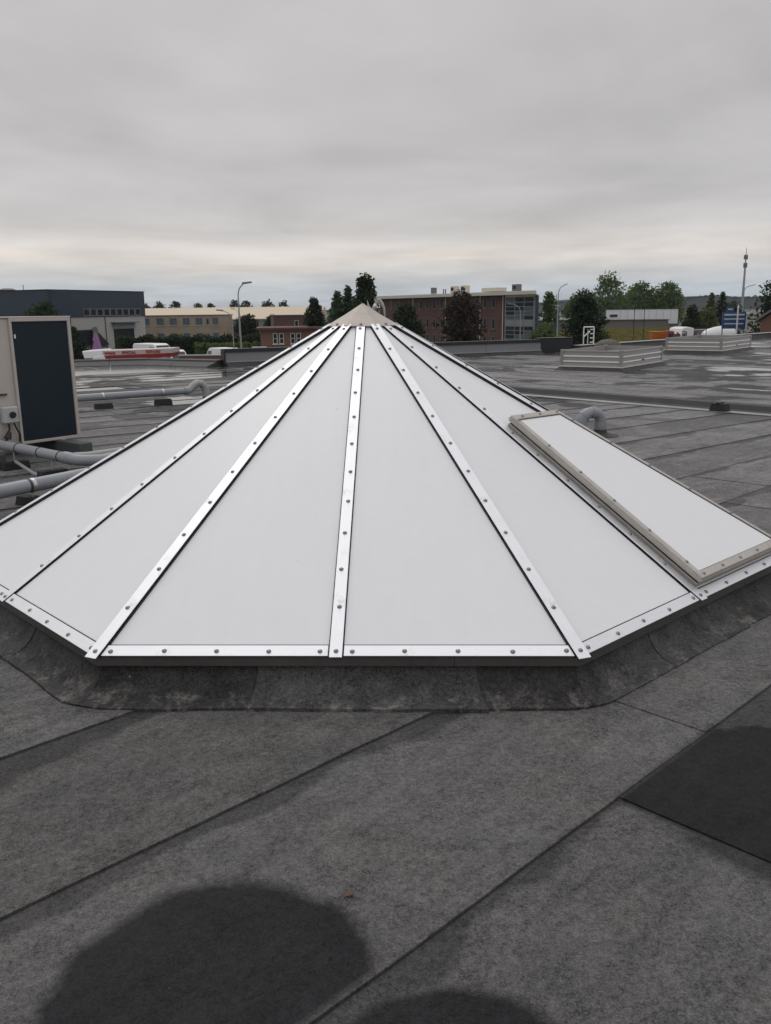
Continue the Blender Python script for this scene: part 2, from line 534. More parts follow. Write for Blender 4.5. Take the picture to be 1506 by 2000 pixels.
def opal_mat(name):
    """opal acrylic sheet, satin, with faint dust film, drip trails and specks"""
    mt, t, b = new_mat(name)
    tcn = N(t, 'ShaderNodeTexCoord')
    vec = tcn.outputs['Object']
    n1 = noise_n(t, vec, 1.6, 5, 0.6)
    n2 = noise_n(t, vec, 14, 7, 0.75)
    mp = N(t, 'ShaderNodeMapping')
    mp.inputs['Scale'].default_value = (22, 1.2, 1)
    lk(t, vec, mp.inputs['Vector'])
    dr = noise_n(t, mp.outputs[0], 1.0, 5, 0.6)
    f = math_n(t, 'ADD', math_n(t, 'MULTIPLY', math_n(t, 'SUBTRACT', n1, 0.5), 0.06), 1.0)
    f = math_n(t, 'ADD', f, math_n(t, 'MULTIPLY', math_n(t, 'SUBTRACT', n2, 0.5), 0.05))
    f = math_n(t, 'ADD', f, math_n(t, 'MULTIPLY', math_n(t, 'SUBTRACT', dr, 0.5), 0.05))
    c = mix_c(t, 1.0, (0.745, 0.75, 0.77, 1), f, 'MULTIPLY')
    vor = N(t, 'ShaderNodeTexVoronoi')
    vor.inputs['Scale'].default_value = 6.0
    lk(t, vec, vor.inputs['Vector'])
    sp = math_n(t, 'MULTIPLY', ramp(t, vor.outputs['Distance'], [(0.012, 1.0), (0.03, 0.0)]),
                ramp(t, noise_n(t, vec, 3.1, 2, 0.5), [(0.56, 0.0), (0.6, 1.0)]))
    c = mix_c(t, math_n(t, 'MULTIPLY', sp, 0.6), c, (0.2, 0.19, 0.18))
    lk(t, c, b.inputs['Base Color'])
    lk(t, math_n(t, 'ADD', math_n(t, 'MULTIPLY', n2, 0.2), 0.22), b.inputs['Roughness'])
    b.inputs['Specular IOR Level'].default_value = 0.4
    return mt


M = {}
M['felt'] = felt('bitumen_felt')
M['felt_base'] = felt('bitumen_felt_base', sheets=False)
M['felt_up'] = felt('bitumen_upstand', base=(0.046, 0.0445, 0.0445), upstand=True)
M['felt_dark'] = mat('old_bitumen', (0.042, 0.042, 0.045), 0.7, var=0.4, scale=4, bump=0.4)
M['opal'] = opal_mat('opal_acrylic')
M['alu'] = metal_strip_mat('mill_aluminium')
M['alu_dull'] = mat('dull_aluminium', (0.47, 0.44, 0.405), 0.5, metal=0.35, var=0.16, scale=7, dirt=0.25)
M['cap'] = mat('weathered_cap_metal', (0.47, 0.42, 0.38), 0.6, metal=0.25, var=0.13, scale=9, dirt=0.22)
M['rubber'] = mat('black_gasket', (0.012, 0.012, 0.013), 0.6, var=0.2)
M['fascia'] = mat('dark_bronze_edge', (0.135, 0.127, 0.12), 0.36, metal=0.6, var=0.25, scale=4)
M['bolt'] = mat('zinc_bolt', (0.26, 0.26, 0.27), 0.42, metal=0.9, var=0.2)
M['pvc'] = mat('grey_pvc', (0.265, 0.282, 0.305), 0.42, var=0.1, scale=5, dirt=0.12)
M['pvc_old'] = mat('weathered_pvc', (0.36, 0.36, 0.355), 0.6, var=0.18, scale=12, dirt=0.3)
M['clip'] = mat('pipe_clip', (0.05, 0.05, 0.05), 0.5, var=0.2)
M['clip_metal'] = mat('steel_clip', (0.55, 0.55, 0.53), 0.4, metal=0.8)
M['block'] = mat('rubber_block', (0.022, 0.022, 0.024), 0.85, var=0.3, bump=0.3)
M['beam'] = mat('recycled_beam', (0.085, 0.090, 0.094), 0.8, var=0.2, scale=6, bump=0.2)
M['unit'] = mat('cream_enamel', (0.50, 0.455, 0.42), 0.45, var=0.06, scale=2, dirt=0.10)
M['coil'] = mat('navy_coil', (0.0075, 0.019, 0.030), 0.55, var=0.12, scale=2)
M['switch'] = mat('grey_switch', (0.46, 0.47, 0.48), 0.45, var=0.05)
M['black'] = mat('black_plastic', (0.012, 0.012, 0.013), 0.5)
M['slat'] = mat('anodised_slat', (0.33, 0.315, 0.305), 0.45, metal=0.25, var=0.12, scale=3, dirt=0.15)
M['slat_lip'] = mat('bright_lip', (0.78, 0.76, 0.75), 0.4, metal=0.3, var=0.08)
M['wallgrey'] = mat('grey_panel', (0.23, 0.235, 0.25), 0.5, var=0.1, scale=1.0)
M['trim'] = mat('pale_trim', (0.36, 0.36, 0.365), 0.5, metal=0.4, var=0.12)
M['blackpanel'] = mat('black_sheet', (0.020, 0.022, 0.025), 0.45, var=0.2, scale=1.2)
M['strip_metal'] = mat('wet_metal_strip', (0.42, 0.425, 0.435), 0.35, metal=0.4, var=0.25, scale=2.5, dirt=0.3)
M['moss_dome'] = mat('mossy_vent', (0.11, 0.098, 0.08), 0.8, var=0.35, scale=4)

# ================================================================== ground
GZ = -5.0


def ground_mat():
    mt, t, b = new_mat('ground')
    geo = N(t, 'ShaderNodeNewGeometry')
    n1 = noise_n(t, geo.outputs['Position'], 0.02, 6, 0.6)
    n2 = noise_n(t, geo.outputs['Position'], 0.8, 5, 0.6)
    c = mix_c(t, ramp(t, n1, [(0.45, 0.0), (0.55, 1.0)]), (0.045, 0.058, 0.028), (0.075, 0.080, 0.040))
    c = mix_c(t, 1.0, c, math_n(t, 'ADD', math_n(t, 'MULTIPLY', n2, 0.8), 0.6), 'MULTIPLY')
    lk(t, c, b.inputs['Base Color'])
    b.inputs['Roughness'].default_value = 0.9
    return mt


g = MB()
g.add([(-4000, -60, GZ), (4000, -60, GZ), (4000, 6000, GZ), (-4000, 6000, GZ)], [(0, 1, 2, 3)])
g.build('ground', ground_mat(), kind='structure')
M['asphalt'] = mat('asphalt', (0.055, 0.055, 0.057), 0.85, var=0.2, scale=0.3)
a = MB()
a.hexa([(-60, 52, GZ), (50, 52, GZ), (50, 112, GZ), (-60, 112, GZ)], [(-60, 52, GZ + .004), (50, 52, GZ + .004), (50, 112, GZ + .004), (-60, 112, GZ + .004)])
a.build('road', M['asphalt'], kind='structure')
a = MB()
a.hexa([(24, 90, GZ + .005), (64, 90, GZ + .005), (64, 122, GZ + .005), (24, 122, GZ + .005)], [(24, 90, GZ + .012), (64, 90, GZ + .012), (64, 122, GZ + .012), (24, 122, GZ + .012)])
a.build('yard', M['asphalt'], kind='structure')

# ================================================================== the flat roof
OUT = [(-15, -4), (26, -4), (26, 48.0), (17.5, 39.8), (6.2, 28.75), (5.05, 28.4), (-4.36, 23.9), (-6.83, 25.5), (-15, 23.1)]
deck = MB()
deck.hexa([(x, y, GZ - .02) for x, y in OUT], [(x, y, 0.0) for x, y in OUT])
roof = deck.build('roof', M['felt_base'], kind='structure')


def line_pt(l, s):
    return Vector((l[0] + math.cos(l[2]) * s, l[1] + math.sin(l[2]) * s))


def inter(l, p, d):
    """parameter s on line l where it meets the line p + k d"""
    ux, uy = math.cos(l[2]), math.sin(l[2])
    det = ux * (-d[1]) - uy * (-d[0])
    bx, by = p[0] - l[0], p[1] - l[1]
    return (bx * (-d[1]) - by * (-d[0])) / det


K1 = Vector((5.19, 11.5))
KD = Vector((-0.657, 0.754)).normalized()
KN = Vector((KD.y, -KD.x))
sheet_objs = 0


def sheet(l0, l1, s0, s1, seg, z0=0.009, z1=0.0025, lap=0.07, name='felt_sheet', seed=0):
    """one bitumen strip between lap lines l0 (its own free edge, lying on top) and l1 (under the next strip)"""
    rnd = random.Random(seed)
    mb = MB()
    uvs = []
    pts0, pts1 = [], []
    for i in range(seg + 1):
        s = s0 + (s1 - s0) * i / seg
        p = line_pt(l0, s)
        # matching point on the far line: foot of the perpendicular
        nrm = Vector((-math.sin(l0[2]), math.cos(l0[2])))
        k = inter((p.x, p.y, math.atan2(nrm.y, nrm.x)), (l1[0], l1[1]), (math.cos(l1[2]), math.sin(l1[2])))
        j = (0.004 if seed in (17, 18, 34, 35) else 0.011) * mnoise.noise(Vector((s * 1.3 + seed, seed * 1.7, 0))) + 0.0035 * mnoise.noise(Vector((s * 9 + seed, seed, 3)))
        pts0.append(p + nrm * j)
        pts1.append(p + nrm * (k + lap))
    w = (pts1[0] - pts0[0]).length - lap
    rows = 3
    vs, uvl = [], []
    zj = [0.0015 * mnoise.noise(Vector((i * 0.7 + seed, seed, 9))) for i in range(seg + 1)]
    for i in range(seg + 1):
        for r in range(rows + 1):
            f = r / rows
            p = pts0[i].lerp(pts1[i], f)
            vs.append((p.x, p.y, z0 + (z1 - z0) * f + (zj[i] if r == 0 else 0)))
            uvl.append((s0 + (s1 - s0) * i / seg, w - f * (w + lap)))
        vs.append((pts0[i].x, pts0[i].y, 0.0006))
        uvl.append((0, w))
    n = rows + 2
    fs = []
    for i in range(seg):
        for r in range(rows):
            fs.append((i * n + r, (i + 1) * n + r, (i + 1) * n + r + 1, i * n + r + 1))
        fs.append((i * n + n - 1, (i + 1) * n + n - 1, (i + 1) * n, i * n))
    # end edges
    for i in (0, seg):
        b = len(vs)
        for r in range(rows + 1):
            q = vs[i * n + r]
            vs.append((q[0], q[1], 0.0005))
            uvl.append((0, 1.0))
        for r in range(rows):
            fs.append((i * n + r, i * n + r + 1, b + r + 1, b + r))
    me = bpy.data.meshes.new(name)
    me.from_pydata(vs, [], fs)
    uv = me.uv_layers.new(name='UVMap')
    for lp in me.loops:
        uv.data[lp.index].uv = uvl[lp.vertex_index]
    me.update()
    me.materials.append(M['felt'])
    o = bpy.data.objects.new(name, me)
    COL.objects.link(o)
    o.parent = roof
    tn = rnd.uniform(0.80, 1.22)
    o.color = (tn, tn * rnd.uniform(.97, 1.0), tn * rnd.uniform(.95, 1.0), 1)
    return o


def tline(t, ang=44.0):
    a_ = R_(ang)
    return (-math.sin(ANG) * t, math.cos(ANG) * t, a_)


L = [tline(-0.39), tline(0.40), tline(1.19), tline(1.97), tline(2.76),
     (2.54, 7.25, R_(41)), (2.51, 8.2, R_(39.2)), (2.6, 9.29, R_(37)), (2.66, 10.28, R_(35.5)), (2.63, 11.1, R_(35)), (2.6, 11.95, R_(35))]
for k, yl in enumerate((8.71, 9.59, 10.5, 11.37, 12.2)):
    L.append((-3.03, yl, R_(33.6)))
for k in range(13):
    L.append((-3.03, 13.05 + 0.86 * k, R_(33.6)))
CROSS = {1: [2.11, 8.9], 2: [2.67, 9.4], 3: [6.2], 4: [7.0, 10.6]}
for k in range(len(L) - 1):
    l0, l1 = L[k], L[k + 1]
    send = inter(l0, K1 - KN * 0.06, KD)
    send = min(send, 16)
    if k >= len(L) - 3:
        pass
    sbeg = inter(l0, (-8.6, 0), (0, 1))
    if k <= 4:
        sbeg = max(sbeg, inter(l0, (0, 0.6), (1, 0)))
    # keep left sheets on the roof
    cuts = CROSS.get(k)
    rnd = random.Random(100 + k)
    if cuts is None:
        cuts = []
        s = sbeg + rnd.uniform(2.0, 6.5)
        while s < send - 1.5:
            cuts.append(s)
            s += 6.6
    cuts = [sbeg] + [c for c in cuts if sbeg + .4 < c < send - .4] + [send]
    for i in range(len(cuts) - 1):
        a0, a1 = cuts[i], cuts[i + 1] + (0.06 if i < len(cuts) - 2 else 0)
        end = line_pt(l0, a1)
        e2 = line_pt(l1, a1)
        if max(end.y, e2.y) > 23.0:
            continue
        seg = max(2, int((a1 - a0) / (0.12 if k < 5 else 0.5)))
        # of two strips on one run the later one laps over the earlier
        sheet(l0, l1, a0, a1, seg, z0=0.009 + 0.004 * (i % 2 == 1), z1=0.0025 + 0.004 * (i % 2 == 1), seed=k * 17 + i)

# strips beyond the kerb run the other way, parallel to it
ZL = []
for k in range(34):
    q = K1 + KN * (0.40 + 0.74 * k)
    ZL.append((q.x, q.y, math.atan2(KD.y, KD.x)))
WALLS = [((-4.36, 23.9), (5.05, 28.4)), ((5.05, 28.4), (6.2, 28.75)), ((6.2, 28.75), (17.5, 39.8)), ((17.5, 39.8), (26, 48))]
for k in range(len(ZL) - 1):
    l0, l1 = ZL[k + 1], ZL[k]          # free edge on the far side, so reversed
    ends = []
    for lq in (l0, l1):
        best = 60
        for (pa, pb) in WALLS:
            d = (pb[0] - pa[0], pb[1] - pa[1])
            s = inter(lq, pa, d)
            q = line_pt(lq, s)
            if min(pa[0], pb[0]) - .01 <= q.x <= max(pa[0], pb[0]) + .01 and s > -10:
                best = min(best, s)
        ends.append(best)
    send = min(ends) - 0.35
    sbeg = inter(l0, (0, 9.0), (1, 0)) if k < 12 else -6
    if send < sbeg + 2:
        continue
    rnd = random.Random(300 + k)
    cuts = [sbeg]
    s = sbeg + rnd.uniform(2, 6.5)
    while s < send - 1.5:
        cuts.append(s)
        s += 6.6
    cuts.append(send)
    for i in range(len(cuts) - 1):
        a0, a1 = cuts[i], cuts[i + 1]
        pm = line_pt(l0, (a0 + a1) / 2)
        if pm.x > pm.y * 0.62 + 2.5:
            continue
        sheet(l1, l0, a0, a1 + (0.05 if i < len(cuts) - 2 else 0), 5, z0=0.0025, z1=0.009, lap=0.0, seed=900 + k * 7 + i)

# raised kerb with lapped felt, and a metal strip on its near foot
kerb = empty('roof_kerb', (0, 0, 0), 0, 'low black felt-clad kerb crossing the roof behind the skylight', 'kerb')
klen = 0.95
for i in range(-6, 15):
    p = K1 + KN * .22 + KD * (klen * i)
    q = K1 + KN * .22 + KD * (klen * (i + 1) + 0.03)
    if q.y > 22.3:
        break
    dz = 0.004 * (i % 2)
    prof = [(-0.20, 0.012), (-0.13, 0.035), (-0.085, 0.10 + dz), (0.085, 0.105 + dz), (0.13, 0.035), (0.20, 0.012), (0.20, 0.0), (-0.20, 0.0)]
    lo = [(p.x + KN.x * a_, p.y + KN.y * a_, z) for a_, z in prof]
    hi = [(q.x + KN.x * a_ * 1.01, q.y + KN.y * a_ * 1.01, z + 0.002) for a_, z in prof]
    MB().hexa(lo, hi).build('felt_cap_piece', M['felt_dark'], kerb)
mb = MB()
for i in range(-3, 6):
    p = K1 + KD * (2.0 * i) - KN * 0.10
    q = K1 + KD * (2.0 * i + 1.995) - KN * 0.10
    mb2 = MB()
    w = 0.085
    lo = [(p.x - KN.x * w, p.y - KN.y * w, 0.012), (q.x - KN.x * w, q.y - KN.y * w, 0.012), (q.x + KN.x * w, q.y + KN.y * w, 0.012), (p.x + KN.x * w, p.y + KN.y * w, 0.012)]
    hi = [(a_, b_, 0.022) for a_, b_, c_ in lo]
    mb2.hexa(lo, hi).build('metal_edge_strip', M['strip_metal'], kerb)

bb = empty('rubber_foot', (4.66, 11.95, 0.024), R_(131), 'small black rubber block sitting against the roof kerb', 'block')
MB().hexa([(-.12, -.08, 0), (.12, -.08, 0), (.12, .08, 0), (-.12, .08, 0)], [(-.10, -.06, .10), (.10, -.06, .10), (.10, .06, .10), (-.10, .06, .10)]).build('block_body', M['block'], bb, bevel=.006)
MB().box((0, 0, .108), (.05, .14, .016)).build('grip_bar', M['black'], bb)

# ================================================================== skylight
CX, CY, SA8 = -0.1214, 5.2582, -0.0327
SIDE, ZE, HH = 1.85, 0.177, 1.2928
RAP = SIDE / 2 / math.tan(math.pi / 8)
RC = SIDE / 2 / math.sin(math.pi / 8)
APX = Vector((0, 0, HH))
sky_root = empty('pyramid_skylight', (CX, CY, ZE), 0, 'white octagonal pyramid skylight with bolted aluminium strips in the foreground', 'skylight')


def vert(k, extra=0.0, z=0.0):
    k %= 16
    an = k * math.pi / 8 + SA8 - math.pi / 2
    r = (RAP + extra) if k % 2 == 0 else (RAP + extra) / math.cos(math.pi / 8)
    return Vector((r * math.cos(an), r * math.sin(an), z))


def frame(o, xa, za):
    xa = xa.normalized()
    za = (za - xa * za.dot(xa)).normalized()
    ya = za.cross(xa)
    mm = Matrix((xa, ya, za)).transposed().to_4x4()
    mm.translation = o
    return mm


fn = []
for k in range(16):
    e = vert(k + 1) - vert(k)
    fn.append(e.cross(APX - vert(k)).normalized())

bolt_mb = MB()
bolt_mb.lathe([(0.0095, 0.0), (0.0095, 0.0016), (0.0066, 0.0018), (0.0062, 0.0050), (0.0040, 0.0066)], 10)
bolt_me = bolt_mb.mesh('bolt', True)
bolt_me.materials.append(M['bolt'])

TOPF = 0.915
for k in range(16):
    a_, b_ = vert(k), vert(k + 1)
    fr = frame(a_, b_ - a_, fn[k])
    inv = fr.inverted()
    W = (b_ - a_).length
    ap = inv @ APX
    # acrylic pane
    bot = [(0.012, 0.02), (W - 0.012, 0.02)]
    tl, tr = ap.x * 0.965, ap.x + (W - ap.x) * 0.035
    s1 = ap.y * 0.955
    lo = [(0.012, 0.02, -0.020), (W - 0.012, 0.02, -0.020), (ap.x + (W - ap.x) * 0.045, s1, -0.020), (ap.x * 0.955, s1, -0.020)]
    hi = [(x, y, -0.0085) for x, y, z in lo]
    p = MB().hexa(lo, hi).build('pane', M['opal'], sky_root)
    p.matrix_local = fr
    # lower edge strip
    es = MB()
    sw = 0.050
    i0, i1 = 0.030, W - 0.030

    def inset(x0, s):       # keep clear of the rib that runs from the lower corner to the apex
        return x0 + (ap.x - (0 if x0 < W / 2 else W)) * s / ap.y
    lo = [(inset(i0, 0.0), 0.0, -0.0045), (inset(i1, 0.0), 0.0, -0.0045), (inset(i1, sw), sw, -0.0045), (inset(i0, sw), sw, -0.0045)]
    hi = [(x, y, -0.001) for x, y, z in lo]
    strip = es.hexa(lo, hi).build('edge_strip', M['alu'], sky_root, bevel=0.0008)
    strip.matrix_local = fr
    nb = 5
    for i in range(nb):
        x = i0 + 0.034 + (i1 - i0 - 0.062) * i / (nb - 1) + random.uniform(-.006, .006)
        inst('bolt', bolt_me, strip, Matrix.Translation((x, 0.022 + random.uniform(-.003, .003), -0.001)) @ Matrix.Rotation(random.uniform(0, 3), 4, 'Z'))
    gk = MB().hexa([(inset(0.02, 0.0), 0.004, -0.0083), (inset(W - .02, 0.0), 0.004, -0.0083), (inset(W - .02, sw + .006), sw + .006, -0.0083), (inset(.02, sw + .006), sw + .006, -0.0083)],
                   [(inset(0.02, 0.0), 0.004, -0.0050), (inset(W - .02, 0.0), 0.004, -0.0050), (inset(W - .02, sw + .006), sw + .006, -0.0050), (inset(.02, sw + .006), sw + .006, -0.0050)]).build('edge_gasket', M['rubber'], sky_root)
    gk.matrix_local = fr
for k in range(16):
    a_ = vert(k)
    nn = fn[k] if k % 2 == 0 else (fn[k] + fn[k - 1]).normalized()
    if k % 2 == 0:
        nn = (fn[k] + fn[k - 1]).normalized()
    d = APX - a_
    Ln = d.length
    fr = frame(a_, d, nn)
    o0 = -0.010 if k % 2 == 0 else -0.014
    hw = 0.0245 if k % 2 == 0 else 0.0265
    rs = MB().hexa([(o0, -hw, 0.0005), (Ln * TOPF, -hw, 0.0005), (Ln * TOPF, hw, 0.0005), (o0, hw, 0.0005)],
                   [(o0, -hw, 0.0040), (Ln * TOPF, -hw, 0.0040), (Ln * TOPF, hw, 0.0040), (o0, hw, 0.0040)]).build('rib_strip', M['alu'], sky_root, bevel=0.0009)
    rs.matrix_local = fr
    gz = -0.0105 if k % 2 == 0 else -0.018
    gw = 0.0290
    gk = MB().hexa([(0.01, -gw, gz), (Ln * TOPF, -gw, gz), (Ln * TOPF, gw, gz), (0.01, gw, gz)],
                   [(0.01, -gw, -0.0055), (Ln * TOPF, -gw, -0.0055), (Ln * TOPF, gw, -0.0055), (0.01, gw, -0.0055)])
    gk.hexa([(0.01, -.021, -0.0056), (Ln * TOPF, -.021, -0.0056), (Ln * TOPF, .021, -0.0056), (0.01, .021, -0.0056)],
            [(0.01, -.021, 0.0004), (Ln * TOPF, -.021, 0.0004), (Ln * TOPF, .021, 0.0004), (0.01, .021, 0.0004)])
    gk.build('rib_gasket', M['rubber'], sky_root).matrix_local = fr
    nb = 12
    for i in range(nb):
        x = 0.022 + (Ln * 0.895 - 0.022) * i / (nb - 1) + random.uniform(-.008, .008)
        inst('bolt', bolt_me, rs, Matrix.Translation((x, random.uniform(-.004, .004), 0.004)) @ Matrix.Rotation(random.uniform(0, 3), 4, 'Z'))

# ridge cap
cap_h = 0.262
capr = 0.215
zc = HH - capr * HH / RAP + 0.006
cm = MB()


def capv(k, r, z):
    an = (2 * k + 1) * math.pi / 8 + SA8 - math.pi / 2
    return Vector((r / math.cos(math.pi / 8) * math.cos(an), r / math.cos(math.pi / 8) * math.sin(an), z))


top = Vector((0, 0, zc + capr * HH / RAP + 0.006))
outer = [capv(k, capr, zc + 0.004 * math.sin(k * 2.1)) for k in range(8)]
inner = [capv(k, capr * 0.96, zc - 0.004) for k in range(8)]
mids = [capv(k, capr * 0.5, zc + (top.z - zc) * 0.5 - 0.003) for k in range(8)]
vs = outer + mids + [top] + inner
fs = []
for k in range(8):
    k2 = (k + 1) % 8
    fs += [(k, k2, 8 + k2, 8 + k), (8 + k, 8 + k2, 16), (k2, k, 17 + k, 17 + k2)]
capo = cm.add(vs, fs).build('ridge_cap', M['cap'], sky_root, bevel=0.0018)
for k in range(8):
    p0 = (outer[k] + outer[(k + 1) % 8]) / 2
    nrm = (outer[(k + 1) % 8] - outer[k]).cross(top - outer[k]).normalized()
    p0 = p0.lerp(top, 0.07)
    fr = frame(p0 + nrm * 0.001, outer[(k + 1) % 8] - outer[k], nrm)
    inst('bolt', bolt_me, capo, fr)
ring = MB()
ring.lathe([(capr * .93, zc - 0.030), (capr * .93, zc - 0.001), (capr * .80, zc - 0.001), (capr * .80, zc - 0.03)], 16)
ring.build('cap_seal', M['rubber'], sky_root)

# dark edge profile under the eaves, two lengths a side
for j in range(8):
    k = 2 * j + 15
    A0, B0 = vert(k), vert(k + 2)
    for (f0, f1) in ((0.0, 0.742), (0.743, 1.0)):
        mb = MB()
        prof = [(-0.006, -0.006), (-0.008, -0.014), (-0.011, -0.0155), (-0.013, -0.047), (-0.022, -0.050), (-0.06, -0.050), (-0.06, -0.010)]
        rows = []
        for f in (f0, f1):
            row = []
            for (e_, z_) in prof:
                Ae, Be = vert(k, e_, z_), vert(k + 2, e_, z_)
                row.append(Ae.lerp(Be, f))
            rows.append(row)
        mb.hexa(rows[0], rows[1])
        mb.build('edge_profile', M['fascia'], sky_root)

# felt upstand round the kerb of the skylight, several lapped pieces a side
UP = [(-0.040, -0.046), (-0.036, -0.070), (-0.027, -0.092), (-0.010, -0.114), (0.014, -0.132), (0.046, -0.147), (0.078, -0.156), (0.112, -0.1615)]
FR = {0: [0.0, 0.355, 0.79, 1.0], 1: [0.0, 0.3, 0.62, 1.0], 7: [0.0, 0.34, 0.66, 1.0]}
for j in range(8):
    k = 2 * j + 15
    fr_ = FR.get(j, [0.0, 0.45, 1.0])
    for q in range(len(fr_) - 1):
        f0, f1 = fr_[q] - (0.02 if q else 0), fr_[q + 1]
        off = (0.0075 if j == 0 else 0.0025) * (0 < q < len(fr_) - 2) + 0.0012 * (j % 2)
        n = 16
        vs, fs = [], []
        P = len(UP) + 1
        for i in range(n + 1):
            f = f0 + (f1 - f0) * i / n
            for u, (e_, z_) in enumerate(UP + [(0.1125, -0.1765)]):
                w = u / (len(UP) - 1)
                ee = e_ + off
                cornr = max(0.0, 1 - min(f, 1 - f) / 0.06)
                ee -= 0.028 * w * w * cornr ** 1.5                       # rounded foot at the corners
                if u == len(UP) - 1 or u == len(UP):
                    ee += 0.010 * mnoise.noise(Vector((f * 6 + j * 9, q, 1.3))) + 0.004 * mnoise.noise(Vector((f * 23 + j * 9, q, 4.3)))
                pt = vert(k, ee, z_ + off * 0.6 * (u < len(UP))).lerp(vert(k + 2, ee, z_ + off * 0.6 * (u < len(UP))), f)
                bulge = (0.014 if j in (1, 7) else 0.006) * mnoise.noise(Vector((pt.x * 5, pt.y * 5, pt.z * 9))) * math.sin(min(1, w) * math.pi)
                out = Vector((pt.x, pt.y, 0)).normalized()
                pt += out * bulge + Vector((0, 0, bulge * .6))
                vs.append(pt)
        for i in range(n):
            for u in range(P - 1):
                fs.append((i * P + u, i * P + u + 1, (i + 1) * P + u + 1, (i + 1) * P + u))
        uo = MB().add(vs, fs).build('felt_upstand', M['felt_up'], sky_root, smooth=True)
        tn = {(0, 0): .80, (0, 1): 1.25, (0, 2): .72, (1, 0): 1.1, (1, 1): 1.3, (7, 2): .78}.get((j, q), 1.0)
        uo.color = (tn, tn, tn, 1)

# opening hatch on the panel right of the second rib
k = 2
a_, b_ = vert(k), vert(k + 1)
fr = frame(a_, b_ - a_, fn[k])
HQ = [(0.034, 0.060), (0.882, 0.060), (0.428, 1.332), (0.034, 1.338)]


def inset_poly(poly, d):
    if isinstance(d, (list, tuple)):
        # one inset for each edge: intersect neighbouring offset lines
        n = len(poly)
        res = []
        for i in range(n):
            p0, p1, p2 = Vector(poly[i - 1]), Vector(poly[i]), Vector(poly[(i + 1) % n])
            u, w = (p1 - p0).normalized(), (p2 - p1).normalized()
            a_ = p1 + Vector((-u.y, u.x)) * d[i - 1]
            c_ = p1 + Vector((-w.y, w.x)) * d[i]
            t_ = ((c_.x - a_.x) * w.y - (c_.y - a_.y) * w.x) / (u.x * w.y - u.y * w.x)
            res.append(tuple(a_ + u * t_))
        return res
    n = len(poly)
    out = []
    for i in range(n):
        p0, p1, p2 = Vector(poly[i - 1]), Vector(poly[i]), Vector(poly[(i + 1) % n])
        d1, d2 = (p1 - p0).normalized(), (p2 - p1).normalized()
        n1, n2 = Vector((-d1.y, d1.x)), Vector((-d2.y, d2.x))
        q = (n1 + n2)
        q = q / max(1e-6, q.length_squared / 2)
        out.append(tuple(p1 + q * d))
    return out


def ring_mesh(mb, outer, inner, z0, z1):
    n = len(outer)
    vs = [(*p, z0) for p in outer] + [(*p, z1) for p in outer] + [(*p, z1) for p in inner] + [(*p, z0) for p in inner]
    fs = []
    for i in range(n):
        i2 = (i + 1) % n
        for r in range(4):
            r2 = (r + 1) % 4
            fs.append((r * n + i, r * n + i2, r2 * n + i2, r2 * n + i))
    mb.add(vs, fs)


BAR = [0.040, 0.022, 0.038, 0.030]


def bar(extra):
    return inset_poly(HQ, [v + extra for v in BAR])


hf = MB()
ring_mesh(hf, HQ, bar(0.0), 0.026, 0.060)
hatch = hf.build('hatch', M['alu_dull'], sky_root, bevel=0.003, label='raised opening hatch with dull beige frame')
hatch.matrix_local = fr
hb = MB()
ring_mesh(hb, inset_poly(HQ, 0.006), bar(0.0), -0.008, 0.0145)
hb.build('hatch_base_frame', M['alu_dull'], hatch, bevel=0.002)
hs = MB()
ring_mesh(hs, inset_poly(HQ, 0.012), bar(0.0), 0.0147, 0.0258)
hs.build('hatch_seal', M['rubber'], hatch)
ho = MB()
ring_mesh(ho, inset_poly(HQ, -0.004), inset_poly(HQ, 0.003), 0.039, 0.046)
ho.build('drip_lip', M['alu_dull'], hatch, bevel=0.001)
ip = bar(0.0005)
MB().hexa([(*p, 0.040) for p in ip], [(*p, 0.0545) for p in ip]).build('hatch_pane', M['opal'], hatch)
sg = MB()
ring_mesh(sg, bar(0.0006), inset_poly(HQ, [BAR[0] + .002, BAR[1] + .008, BAR[2] + .005, BAR[3] + .002]), 0.0546, 0.0575)
sg.build('hatch_gasket', M['rubber'], hatch)
bq = inset_poly(HQ, [0.020, 0.012, 0.02, 0.015])
for i, cnt in ((0, 5), (1, 6), (2, 3), (3, 6)):
    p0, p1 = Vector(bq[i]), Vector(bq[(i + 1) % 4])
    for q in range(cnt):
        f = (q + 0.12) / (cnt - 0.5)
        p = p0.lerp(p1, f)
        inst('bolt', bolt_me, hatch, Matrix.Translation((p.x, p.y, 0.060)))

# ================================================================== heat pump unit on the left
UD = Vector((0.629, 0.777, 0)).normalized()
UN = Vector((UD.y, -UD.x, 0))
unit = empty('heat_pump', (-3.28, 9.22, 0.0), math.atan2(UD.y, UD.x), 'cream heat pump casing with large navy coil panel at left edge', 'heat pump')
# local: x along the face (negative to the left), y into the unit, face at y = 0
UW, UDP = 1.35, 0.76
MB().box((-UW / 2, UDP / 2 + .004, 0.78), (UW - .01, UDP, 1.255)).build('casing', M['unit'], unit, bevel=.012)
MB().box((-UW / 2, UDP / 2, 1.4135), (UW + .02, UDP + .03, 0.014)).build('top_plate', M['unit'], unit, bevel=.004)
mb = MB()
for (x0, x1, z0, z1) in ((-0.652, -0.006, 1.372, 1.404), (-0.652, -0.006, .152, .180), (-0.041, -0.006, .180, 1.372), (-0.675, -0.648, .152, 1.404)):
    mb.box(((x0 + x1) / 2, -0.012, (z0 + z1) / 2), (x1 - x0, 0.03, z1 - z0))
mb.build('coil_frame', M['unit'], unit, bevel=.003)
MB().box((-0.344, -0.003, 0.776), (0.604, 0.010, 1.190)).build('coil_panel', M['coil'], unit)
fin = MB()
